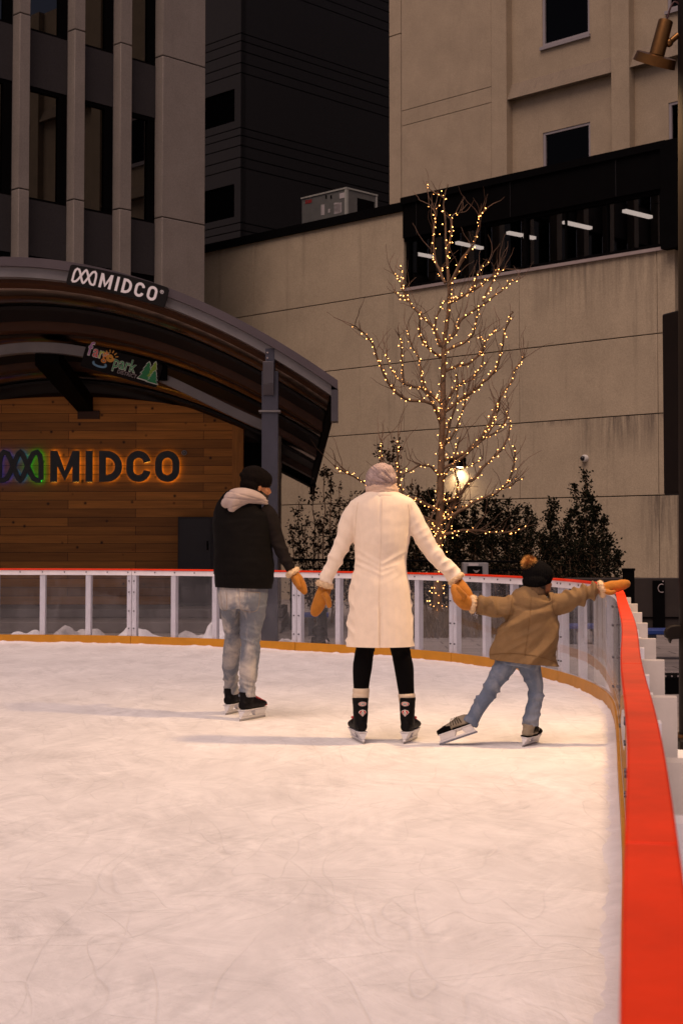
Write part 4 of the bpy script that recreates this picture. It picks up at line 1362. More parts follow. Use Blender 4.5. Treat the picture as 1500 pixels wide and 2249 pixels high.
# low dark planter wall with gate
YD = 23.3
x0, x1 = at(1243, 1300, YD).x, at(1640, 1300, YD).x
pw = thing('planter_wall', 'low dark brown metal wall with a black gate at the foot of the tan wall', 'wall', (x0, YD, -.06))
zt = at(1300, 1269.5, YD).z
mb = MB(); mb.box(x0, x1, YD, YD + .25, -.06, zt); mb.build('panel', M('brown_panel', (.030, .021, .017), .6, var=.2), pw, bevel=.01)
mb = MB()
mb.box(at(1432, 1300, YD).x, at(1458, 1300, YD).x, YD - .03, YD - .001, -.055, at(1440, 1275, YD).z); go = mb.build('gate', m_black, pw)
mb = MB(); c = at(1452, 1292, YD - .05); mb.tube([c + Vector((.055 * math.cos(R(k)), 0, .065 * math.sin(R(k)))) for k in range(60, 301, 20)], .007, 6); mb.ball(at(1455, 1277, YD - .04), .012, 8, 6)
mb.build('handle', m_sill, go)
mb = MB(); mb.box(x0, x1, YD - .02, YD - .001, .10, .125); mb.build('seam', m_black, pw)
a, b_ = at(1370, 1249, 22.4), at(1392.5, 1249, 22.4)
bo = thing('bollard', 'square black bollard above the child\'s outstretched mitten', 'bollard', (a.x, 22.4, -.06))
mb = MB(); mb.box(a.x, b_.x, 22.4, 22.55, -.06, a.z); mb.build('post', m_black, bo, bevel=.006)
mb = MB(); mb.box(a.x - .01, b_.x + .01, 22.39, 22.56, a.z - .03, a.z + .004); mb.build('cap', m_black, bo)
# blue bench right
def bench(x0, x1, y0, Y, label, legs, name='blue_bench'):
    a, b_ = at(x0, y0, Y), at(x1, y0, Y)
    th = thing(name, label, 'bench', ((a.x + b_.x) / 2, Y, -.06), 'blue picnic benches around the rink')
    mb = MB(); mb.box(a.x, b_.x, Y, Y + .38, a.z - .06, a.z); mb.build('seat', m_blue, th, bevel=.012)
    for lx in legs:
        p = at(lx, y0, Y)
        mb = MB(); mb.box(p.x - .04, p.x + .04, Y + .14, Y + .22, -.06, a.z - .062); mb.box(p.x - .04, p.x + .04, Y - .02, Y + .40, a.z - .10, a.z - .0605)
        mb.build('leg', M('bench_leg', (.02, .022, .035), .5), th)
bench(1405, 1560, 1383, 17.0, 'blue bench behind the right-hand boards beside the lamp post', (1432, 1530))
bench(650, 722, 1347, 21.3, 'small blue bench seen through the clear panel beside the woman\'s mitten', (683,))
bench(1235, 1330, 1372, 19.6, 'blue bench seen through the clear panel right of the child', (1262, 1312))
# equipment case
a = at(1448, 1482, 13.2)
cs = thing('equipment_case', 'black equipment case on the paving beside the lamp post', 'case', (a.x + .2, 13.3, -.06))
mb = MB(); zc = at(1460, 1486, 13.2).z
mb.box(a.x, a.x + .62, 13.2, 13.6, -.06, zc); mb.build('box', m_black, cs, bevel=.015)
for k in range(9):
    mb = MB()
    mb.ball((a.x + .05 + .055 * (k % 4) + .02 * nz(k, 1, 1), 13.19, .10 + .035 * (k // 4) + .05 * nz(k, 5, 2)), .008, 6, 5)
    mb.build('catch', m_sill, cs)
# dark post seen through the panel and small spotlight on the ground
a = at(708, 1340, 20.8)
dp = thing('dark_post', 'dark round post behind the clear panel right of the small blue bench', 'post', (a.x, 20.8, -.06))
mb = MB(); mb.tube([(a.x, 20.8, -.06), (a.x, 20.8, a.z)], [.075, .06], 14); mb.build('shaft', m_black, dp)
mb = MB(); mb.tube([(a.x, 20.8, a.z - .02), (a.x, 20.8, a.z + .03)], [.08, .08], 14); mb.build('cap', m_black, dp)
a = at(700, 1402, 19.9)
fl = thing('floodlight', 'small black floodlight lying behind the clear panel below the woman\'s left mitten', 'floodlight', (a.x, 19.9, -.06))
mb = MB(); mb.ball((a.x, 19.9, .10), (.09, .08, .075), 14, 10); mb.tube([(a.x, 19.9, .04), (a.x + .02, 19.9, -.06)], [.10, .14], 12); mb.build('housing', m_black, fl, smooth=True)
mb = MB(); mb.tube([(a.x + .06, 19.85, .02), (a.x + .12, 19.8, -.05)], .02, 8); mb.build('stand', m_sill, fl)
# small grey board with a little notice, behind the barrier between tree and child
a, b_ = at(1017, 1236, 21.8), at(1072, 1236, 21.8)
kb = thing('notice_box', 'grey metal notice box on a white leg right of the lit tree trunk', 'notice box', (a.x + .2, 21.9, -.06))
m_gm = M('grey_metal', (.26, .25, .26), .45, var=.1)
zk0 = at(1017, 1302, 21.8).z
mb = MB(); mb.box(a.x, b_.x, 21.8, 22.15, zk0, a.z); mb.build('casing', m_gm, kb, bevel=.008)
mb = MB(); mb.box(a.x + .055, b_.x - .09, 21.785, 21.799, zk0 + .03, a.z - .05); so = mb.build('screen', m_black, kb)
mb = MB()
for s_ in (-1, 1):
    for k in range(3):
        q_ = Vector((a.x + .19, 21.775, a.z - .12 - .012 * k))
        mb.hexa([q_ + Vector(v) for v in ((0, 0, -.004), (s_ * (.05 - .01 * k), 0, .012), (0, .005, -.004), (s_ * (.05 - .01 * k), .005, .012),
                                   (0, 0, .004), (s_ * (.05 - .01 * k), 0, .018), (0, .005, .004), (s_ * (.05 - .01 * k), .005, .018))])
mb.box(a.x + .14, a.x + .25, 21.775, 21.784, a.z - .18, a.z - .172)
mb.build('emblem', m_sill, so)
mb = MB(); mb.box(a.x + .08, a.x + .22, 21.775, 21.799, a.z - .045, a.z - .012); mb.build('notice', m_lab, kb)
mb = MB(); p = at(1044, 1340, 21.9); mb.hexa([Vector((p.x - .04, 21.9, -.06)), Vector((p.x + .02, 21.9, -.06)), Vector((p.x - .04, 21.96, -.06)), Vector((p.x + .02, 21.96, -.06)),
     Vector((p.x - .02, 21.9, zk0 - .002)), Vector((p.x + .05, 21.9, zk0 - .002)), Vector((p.x - .02, 21.96, zk0 - .002)), Vector((p.x + .05, 21.96, zk0 - .002))])
mb.build('leg', m_postw, kb)
# thin black handrail in front of the shrubs
rlg = thing('handrail', 'thin black handrail running in front of the dark shrubs', 'railing', (at(900, 1235, 23).x, 23, -.06))
mb = MB()
pa, pb_ = at(630, 1229, 23), at(1175, 1234, 23)
mb.tube([pa, pb_], .018, 8); mb.tube([pa - Vector((0, 0, .13)), pb_ - Vector((0, 0, .13))], .012, 8)
mb.build('rail', m_black, rlg)
for x in (640, 770, 900, 1030, 1160):
    p = at(x, 1232, 23); mb = MB(); mb.tube([(p.x, 23, -.06), (p.x, 23, p.z - .02)], .018, 8); mb.build('post', m_black, rlg)

# ------------------------------------------------------------------ lit tree
rnd = random.Random(7)
YT = 23.5
m_bark = M('bark', (.19, .115, .065), .85, var=.35, vs=14, bump=.5, bs=40)
base = at(962, 1371, YT); base.z = -.06
tr = thing('lit_tree', 'bare young tree wound with warm fairy lights in front of the tan wall', 'tree', base)
YTR = lambda d: YT + d
def pxpath(pts, d0, d1, n=6, wob=.02, seed=0):
    m = len(pts)
    P = []
    for i, (x, y) in enumerate(pts):
        f = i / (m - 1)
        P.append(tuple(at(x, y, YT + d0 + (d1 - d0) * f)))
    P = catmull(P, n)
    out = []
    for i, p in enumerate(P):
        f = min(1, i / 4.0)
        out.append(Vector(p) + Vector((nz(i * .31, seed, 1), nz(i * .31, seed, 2), nz(i * .31, seed, 3))) * wob * f)
    return out
trunk_px = [(962, 1374), (961, 1310), (962, 1240), (966, 1100), (971, 950), (973, 850), (975, 760), (984, 690), (985, 630), (981, 560), (977, 480), (974, 440), (984, 404)]
tk = pxpath(trunk_px, 0, 0, 6, .012, 3)
def tr_r(z):
    f = max(0, min(1, z / 7.0))
    return .072 * (1 - f) ** .85 + .006
mb = MB(); mb.tube(tk, [tr_r(p.z) for p in tk], 12)
mb.build('trunk', m_bark, tr, smooth=True)
BR = [
 ([(970, 762), (952, 720), (916, 684), (896, 660), (880, 624), (864, 598)], .6), ([(882, 632), (887, 600), (878, 588)], .4), ([(896, 662), (874, 650), (862, 636)], .6),
 ([(968, 932), (948, 888), (892, 876), (864, 856), (840, 816), (820, 760), (800, 732), (772, 712)], -.9), ([(962, 912), (932, 856), (888, 844), (856, 804), (846, 776)], .9),
 ([(888, 846), (881, 780), (879, 748), (875, 732)], -.3), ([(968, 786), (940, 764), (924, 740), (920, 700), (922, 690)], -.7), ([(972, 888), (932, 848), (920, 788), (904, 760), (895, 722)], .3),
 ([(965, 762), (954, 712), (968, 676), (984, 655)], -.2), ([(978, 622), (960, 584), (952, 532), (954, 468), (940, 448)], .3), ([(975, 434), (950, 420), (936, 406)], .1),
 ([(985, 630), (1012, 576), (1036, 540), (1052, 496), (1052, 476), (1068, 460)], -.5), ([(982, 560), (990, 512), (992, 476), (1016, 466)], .3), ([(986, 662), (1012, 652), (1036, 636), (1052, 596), (1072, 580)], .5),
 ([(984, 668), (1028, 644), (1064, 620), (1092, 600), (1114, 588)], -.6), ([(976, 755), (1004, 724), (1012, 700), (1044, 680), (1092, 644), (1112, 628), (1138, 612)], .5),
 ([(1060, 662), (1078, 622), (1094, 594)], .4), ([(978, 770), (1020, 752), (1040, 728), (1048, 688), (1050, 680)], -.4), ([(976, 816), (1000, 804), (1032, 796), (1056, 772), (1066, 750), (1080, 734), (1094, 728)], .8),
 ([(974, 906), (1016, 876), (1056, 844), (1080, 824), (1096, 788), (1108, 732), (1120, 696), (1126, 682)], -.7), ([(971, 1012), (1024, 992), (1072, 940), (1088, 892), (1120, 840), (1140, 796), (1152, 784)], .7),
 ([(969, 1032), (1008, 1008), (1044, 980), (1072, 952), (1092, 908), (1098, 870)], -.5), ([(967, 1102), (1000, 1092), (1032, 1060), (1056, 1032), (1088, 1000), (1112, 968), (1118, 930), (1112, 916)], .5),
 ([(966, 1146), (1012, 1120), (1048, 1100), (1092, 1080), (1116, 1056), (1130, 1010), (1128, 980)], -.6), ([(1092, 1080), (1124, 1064), (1152, 1046)], -.4), ([(964, 1178), (1008, 1166), (1060, 1166), (1100, 1170), (1152, 1163)], .2),
 ([(966, 1046), (944, 1024), (916, 1024), (888, 1040), (868, 1056)], -.6), ([(964, 1122), (900, 1092), (850, 1080), (800, 1060), (764, 1040), (732, 1021)], -.7), ([(963, 1150), (905, 1120), (876, 1060), (873, 1000), (876, 946)], .4),
 ([(964, 1165), (890, 1130), (846, 1060), (840, 1010), (836, 966)], .7), ([(966, 1130), (996, 1112), (1004, 1060), (998, 1010), (1010, 960)], .4), ([(969, 1000), (985, 930), (1004, 880), (1002, 820)], -.4),
 ([(972, 905), (1000, 850), (1040, 830), (1060, 790), (1050, 740)], .4), ([(1030, 985), (1060, 965), (1100, 940), (1118, 900)], .6), ([(970, 985), (996, 950), (1016, 905), (1024, 860)], -.2),
 ([(968, 1060), (990, 1030), (1020, 1030), (1060, 1010)], -.8), ([(962, 1205), (985, 1150), (1000, 1130), (1010, 1090)], .5), ([(968, 1085), (950, 1130), (935, 1165), (930, 1180)], -.5),
]
brm = MB(); twm = MB()
paths = []
for k, (pts, dz) in enumerate(BR):
    start_d = 0 if abs(pts[0][0] - 968) < 22 else dz * .6
    P = pxpath(pts, start_d, dz, 6, .028, k * 7.7)
    L_ = sum((P[i + 1] - P[i]).length for i in range(len(P) - 1))
    r0 = min(.028, .010 + .010 * L_)
    rad = [r0 * (1 - .80 * i / (len(P) - 1)) + .002 for i in range(len(P))]
    brm.tube(P, rad, 7)
    paths.append((P, L_))
    # bare side twigs
    nt_ = int(L_ * 10)
    for q in range(nt_):
        i = rnd.randrange(2, len(P))
        p = P[i].copy()
        d = (P[min(i + 1, len(P) - 1)] - P[i - 1]).normalized()
        d = (d + Vector((rnd.uniform(-1, 1), rnd.uniform(-1, 1), rnd.uniform(.0, 1.0))) * .9).normalized()
        tp = [p]; ln = rnd.uniform(.15, .75) * (1 if L_ > 1 else .6)
        st_ = ln / 9
        for j in range(9):
            d = (d + Vector((rnd.uniform(-1, 1), rnd.uniform(-1, 1), rnd.uniform(-.6, .95))) * .30).normalized()
            p = p + d * st_; tp.append(p)
        twm.tube(tp, [.0065 * (1 - .75 * j / 9) + .0012 for j in range(10)], 4, cap=False)
brm.build('crown', m_bark, tr, smooth=True)
twm.build('twigs', M('twig', (.17, .10, .062), .8, var=.25), tr)
# fairy lights -------------------------------------------------------------------
sg = thing('fairy_lights', 'strings of tiny warm white fairy lights wound round the bare tree', 'fairy lights', base)
m_bulb = emit('bulb_glow', (1.0, .42, .11), 13.0)
pos = []
def string_on(P, every, rr_, f0=0.0, f1=1.0):
    acc_ = 0; nxt = rnd.uniform(0, every)
    for i in range(int(f0 * (len(P) - 1)), int(f1 * (len(P) - 1))):
        seg_ = (P[i + 1] - P[i]).length
        while acc_ + seg_ > nxt:
            f = (nxt - acc_) / seg_
            p = P[i].lerp(P[i + 1], f)
            p = p + Vector((rnd.gauss(0, 1), rnd.gauss(0, 1) - .5, rnd.gauss(0, 1))).normalized() * rr_ * rnd.uniform(.7, 1.6)
            pos.append(p); nxt += every * rnd.uniform(.6, 1.5)
        acc_ += seg_
for (P, L_) in paths[:36]:
    string_on(P, .068, .036)
string_on(tk, .075, .075, .02, .98)
string_on(tk, .07, .11, .02, .34)
string_on(tk, .025, .13, .01, .13)
for q in range(26):
    p = at(rnd.uniform(950, 1010), rnd.uniform(1110, 1190), YT + rnd.uniform(-.3, .3)); pos.append(p)
wire = MB()
for (P, L_) in paths[:36]:
    W_ = [p + Vector((math.sin(i * 1.3), math.cos(i * 1.3), .0)) * .018 for i, p in enumerate(P)]
    wire.tube(W_, .0025, 4, cap=False)
T2 = catmull([tuple(p) for p in tk], 3)
wire.tube([Vector(p[:3]) + Vector((math.cos(i * .8), math.sin(i * .8), 0)) * (tr_r(p[2]) + .006) for i, p in enumerate(T2)], .003, 4, cap=False)
wire.build('wire', M('green_wire', (.012, .02, .012), .5), sg)
rnd.shuffle(pos)
def bulb_mb(mb, p, r):
    mb.ball(p, (r, r, r * 1.25), 8, 6)
first = MB(); bulb_mb(first, Vector((0, 0, 0)), .0058)
bme = first.mesh('bulb'); bme.materials.append(m_bulb); bme.shade_smooth()
for p in pos[:100]:
    o = bpy.data.objects.new('bulb', bme); C.objects.link(o); o.parent = sg; o.location = p - sg.location
    k = rnd.choice((.7, .85, 1, 1, 1.2)); o.scale = (k, k, k)
mb = MB()
for p in pos[100:]: bulb_mb(mb, p, .0058 * rnd.choice((.6, .8, 1, 1, 1.15)))
o = mb.build('bulb', m_bulb, sg, smooth=True); o['kind'] = 'stuff'

# ------------------------------------------------------------------ shrubs along the wall
m_leaf = M('dark_leaf', (.011, .012, .007), .95, var=.6, vs=9, spec=.04)
m_leafb = M('brown_leaf', (.018, .013, .008), .95, var=.6, vs=9, spec=.04)
def shrub(label, tops, Ys, spread, leafd, seed, mat=m_leaf, name='shrub', cx=None, low=None):
    r = random.Random(seed)
    xs = [t_[0] for t_ in tops]; cxx = cx or sum(xs) / len(xs)
    g = at(cxx, 1362, Ys); g.z = -.06
    th = thing(name, label, 'shrub', g)
    st_, lf = MB(), MB()
    def leaf(p, s):
        a = Vector((r.gauss(0, 1), r.gauss(0, 1), r.gauss(0, .8))).normalized()
        n_ = Vector((r.gauss(0, 1), -abs(r.gauss(0, 1)) - .3, r.gauss(0, 1))).normalized()
        b_ = a.cross(n_).normalized()
        c = p + a * s * .5
        fold = n_ * s * .15
        lf.add([p, c + b_ * s * .36 - fold, p + a * s * 1.15, c - b_ * s * .36 - fold, c + fold], [(0, 1, 4), (1, 2, 4), (2, 3, 4), (3, 0, 4)])
    for k, t_ in enumerate(tops):
        x, y = t_[0], t_[1]; rad = t_[2] if len(t_) > 2 else 1.0
        dY = r.uniform(-.5, .5)
        tip = at(x, y, Ys + dY)
        b0 = Vector((g.x + (tip.x - g.x) * .35 + r.uniform(-.1, .1), Ys + dY * .3, -.06))
        mid = Vector((g.x + (tip.x - g.x) * .85, Ys + dY * .8, b0.z + (tip.z - b0.z) * .5))
        P = [Vector(q) for q in catmull([tuple(b0), tuple(mid), tuple(tip)], 10)]
        P = [p + Vector((nz(i * .4, k, seed), nz(i * .4, k, seed + 1), 0)) * .04 for i, p in enumerate(P)]
        st_.tube(P, [.014 * (1 - .8 * i / (len(P) - 1)) + .003 for i in range(len(P))], 5)
        H = tip.z
        ntw = int((16 + 20 * H) * leafd)
        for q in range(ntw):
            f = r.uniform(.10, 1.0) ** .8
            i = min(len(P) - 2, int(f * (len(P) - 1)))
            p = P[i].copy()
            width = spread * rad * (1.08 - f) ** .75 + .05
            d = Vector((r.gauss(0, 1), r.gauss(0, .8), r.uniform(.1, 1.3))).normalized()
            ln = width * r.uniform(.5, 1.3); tp = [p]
            for j in range(5):
                d = (d + Vector((r.gauss(0, .2), r.gauss(0, .2), r.uniform(-.1, .35)))).normalized()
                p = p + d * ln / 5; tp.append(p)
                for _ in range(2 if j > 0 else 1):
                    if r.random() < .88: leaf(p + Vector((r.gauss(0, .03), r.gauss(0, .03), r.gauss(0, .03))), r.uniform(.028, .062))
            st_.tube(tp, [.004, .0035, .003, .0025, .002, .0015], 3, cap=False)
        for _ in range(int(14 * leafd)):
            f = r.uniform(.75, 1.0); i = min(len(P) - 1, int(f * (len(P) - 1)))
            leaf(P[i] + Vector((r.gauss(0, .025), r.gauss(0, .025), r.gauss(0, .03))), r.uniform(.03, .055))
    st_.build('stem', m_bark, th)
    lf.build('foliage', mat, th)
    return th
shrub('airy dark shrub with thin stems left of the tree, beside the stage column', [(712, 1020, .8), (688, 1070), (655, 1100, .8), (746, 1062), (640, 1155), (768, 1095), (727, 1040, .7), (670, 1140), (700, 1130), (740, 1130), (655, 1190), (770, 1150)], 25.0, .34, .55, 11, mat=m_leafb)
shrub('tall thin shrub rising behind the hat of the woman', [(874, 962, .5), (838, 975, .5), (857, 985, .6), (905, 1050, .7), (918, 1068, .7), (802, 1085, .8), (785, 1120), (845, 1080), (880, 1090), (925, 1110)], 24.6, .30, .65, 12, mat=m_leafb)
shrub('dense dark shrub behind the lit trunk of the tree', [(930, 1090, .7), (946, 1078, .7), (986, 1086, .7), (1004, 1098, .8), (914, 1112), (972, 1104), (1020, 1120), (950, 1140), (995, 1150)], 25.3, .34, 1.8, 13)
shrub('dense dark shrub mass right of the tree trunk, under the long low branch', [(1040, 1110, .6), (1064, 1100, .5), (1090, 1094, .5), (1115, 1100, .5), (1132, 1112, .5), (1158, 1112, .5), (1170, 1135, .6), (1078, 1120, .8), (1110, 1140), (1140, 1150), (1050, 1150), (1030, 1160)], 25.1, .33, 1.7, 14)
shrub('broad dark shrub on the right under the dome camera', [(1214, 1098, .5), (1203, 1125, .6), (1252, 1122, .5), (1286, 1032, .28), (1264, 1062, .35), (1325, 1138, .5), (1338, 1175, .6), (1356, 1212, .5), (1300, 1088, .35), (1310, 1112, .5), (1240, 1150), (1280, 1140), (1220, 1170), (1310, 1170), (1190, 1180), (1270, 1190)], 24.8, .36, 1.5, 15)
shrub('low dark shrub filling the gap left of the tree behind the woman', [(840, 1170), (800, 1180), (870, 1165), (900, 1160), (760, 1190), (730, 1185), (925, 1170)], 24.0, .36, 1.5, 16)
shrub('low dark shrub between the tree and the broad right-hand shrub', [(1000, 1180), (1040, 1175), (1080, 1180), (1120, 1180), (1160, 1175), (1190, 1170), (1210, 1190), (970, 1190)], 24.2, .36, 1.5, 17)
shrub('low dark shrub behind the boards right of the child\'s hat', [(1230, 1200), (1265, 1195), (1300, 1200), (1335, 1215), (1200, 1205), (1250, 1215)], 24.1, .34, 1.4, 18)
# dry ornamental grass round the trunk
r_ = random.Random(5)
mb = MB()
for k in range(1500):
    x = r_.gauss(975, 65) if k % 2 else r_.uniform(880, 1130)
    p = at(x, 1360, 21.5 + r_.uniform(-.6, .8)); p.z = -.06
    h = r_.uniform(.15, .50); l = Vector((r_.gauss(0, .12), r_.gauss(0, .12), 0)); w_ = .004
    mb.add([p + Vector((-w_, 0, 0)), p + Vector((w_, 0, 0)), p + l * .4 + Vector((w_, 0, h * .6)), p + l * .4 + Vector((-w_, 0, h * .6)), p + l + Vector((0, 0, h))], [(0, 1, 2, 3), (3, 2, 4)])
o = mb.build('dry_grass', M('straw', (.14, .09, .05), .8, var=.4)); tag(o, kind='stuff', label='clumps of dry ornamental grass round the foot of the lit tree')

# ================================================================== PEOPLE
def mesh_cut(me, co, no):
    """trim everything below the plane (clean hem) and close it"""
    bm = bmesh.new(); bm.from_mesh(me)
    g = bm.verts[:] + bm.edges[:] + bm.faces[:]
    r = bmesh.ops.bisect_plane(bm, geom=g, plane_co=co, plane_no=no, clear_inner=True)
    ed = [e for e in r['geom_cut'] if isinstance(e, bmesh.types.BMEdge)]
    bmesh.ops.holes_fill(bm, edges=[e for e in bm.edges if e.is_boundary], sides=0)
    bm.to_mesh(me); bm.free()
    me.shade_smooth()
    return me
def ridge(v):
    return 1 - min(1, abs(v) * 2.6)
def px_rings(lst, Y):
    """(x, y, half width px, depth factor or metres, dy)"""
    out = []
    for r in lst:
        x, y, hw = r[0], r[1], r[2]
        dy = r[4] if len(r) > 4 else 0.0
        m = (Y + dy) / F
        dep = r[3] if len(r) > 3 and r[3] is not None else hw * m
        out.append((at(x, y, Y + dy), hw * m, dep))
    return out
def canon(fwd, up, origin, scale=1.0):
    """matrix from canonical (x side, y forward, z up) to world"""
    f = Vector(fwd).normalized(); u = Vector(up); u = (u - f * u.dot(f)).normalized(); s_ = f.cross(u)
    return Matrix(((s_.x * scale, f.x * scale, u.x * scale, origin[0]), (s_.y * scale, f.y * scale, u.y * scale, origin[1]), (s_.z * scale, f.z * scale, u.z * scale, origin[2]), (0, 0, 0, 1)))
def xform(mb, mat):
    mb.v = [tuple(mat @ Vector(v)) for v in mb.v]; return mb
def yloft(mb, rings):
    """loft along canonical y: (x,y,z, half width, half height)"""
    rg = catmull([tuple(r) for r in rings], 4); n = 18; vs, fs = [], []
    for r in rg:
        for k in range(n):
            th = 2 * math.pi * k / n
            vs.append((r[0] + r[3] * math.cos(th), r[1], r[2] + r[4] * math.sin(th)))
    for i in range(len(rg) - 1):
        for k in range(n):
            k2 = (k + 1) % n
            fs.append((i * n + k, i * n + k2, (i + 1) * n + k2, (i + 1) * n + k))
    fs += [tuple(range(n - 1, -1, -1)), tuple(range((len(rg) - 1) * n, len(rg) * n))]
    mb.add(vs, fs)
def zloft(mb, rings, n=18):
    rg = catmull([tuple(r) for r in rings], 4); vs, fs = [], []
    for r in rg:
        for k in range(n):
            th = 2 * math.pi * k / n
            vs.append((r[0] + r[3] * math.cos(th), r[1] + r[4] * math.sin(th), r[2]))
    for i in range(len(rg) - 1):
        for k in range(n):
            k2 = (k + 1) % n
            fs.append((i * n + k, i * n + k2, (i + 1) * n + k2, (i + 1) * n + k))
    fs += [tuple(range(n - 1, -1, -1)), tuple(range((len(rg) - 1) * n, len(rg) * n))]
    mb.add(vs, fs)

def head_shapes(mat, open_mouth=False):
    """skull, jaw, nose, lips, ears in canonical space (face towards +y), returned in world space"""
    a = MB()
    a.ball((0, -.012, .028), (.076, .094, .090), 24, 16)
    a.ball((0, .030, -.045), (.058, .060, .062), 20, 14)
    a.ball((0, .066, -.090), (.024, .022, .018), 12, 8)
    a.ball((0, .070, .034), (.050, .024, .015), 14, 8)
    for s in (-1, 1):
        a.ball((s * .038, .052, -.022), (.024, .024, .024), 12, 8)
        a.ball((s * .076, -.010, -.010), (.009, .016, .026), 10, 8)
        a.ball((s * .009, .094, -.029), (.008, .008, .007), 8, 6)
    yy = [(0, .074, .024, .008, .010), (0, .088, .004, .008, .012), (0, .100, -.014, .009, .012), (0, .108, -.023, .007, .008)]
    yloft(a, yy)
    a.ball((0, .100, -.025), (.010, .009, .008), 10, 8)
    a.ball((0, .080, -.056), (.022, .012, .007), 12, 8)
    a.ball((0, .078, -.068), (.020, .012, .008), 12, 8)
    return xform(a, mat)
m_skin = M('skin', (.36, .155, .075), .5, var=.06, vs=20)
m_skin.node_tree.nodes['Principled BSDF'].inputs['Subsurface Weight'].default_value = .08
m_skin.node_tree.nodes['Principled BSDF'].inputs['Subsurface Radius'].default_value = (.02, .008, .004)
m_eye = M('eye_white', (.30, .25, .22), .2, var=.02)
m_iris = M('iris', (.015, .01, .008), .15)
m_hair = M('dark_hair', (.020, .011, .008), .6, var=.4, vs=60, stretch=(1, 1, .2))
def face_bits(th, mat, beard=False):
    for s in (-1, 1):
        e = MB(); e.ball((s * .030, .060, .010), .0125, 12, 8); xform(e, mat); eo = e.build('eye', m_eye, th, smooth=True)
        e = MB(); e.ball((s * .030, .0690, .009), .0052, 8, 6); xform(e, mat); e.build('iris', m_iris, eo, smooth=True)
    e = MB()
    for s in (-1, 1): e.tube([(s * .014, .091, .030), (s * .032, .092, .036), (s * .052, .076, .030)], [.004, .005, .002], 6)
    xform(e, mat); e.build('eyebrows', m_hair, th)
    if beard:
        a = MB(); a.ball((0, .026, -.052), (.061, .064, .060), 20, 14); a.ball((0, .067, -.092), (.026, .025, .019), 12, 8); a.ball((0, .088, -.047), (.022, .009, .005), 10, 6)
        xform(a, mat)
        me = fuse(a, .005, 2, lambda c, n_: .0012 * nz(c.x * 160, c.y * 160, c.z * 160))
        link_mesh('beard', me, m_hair, th)

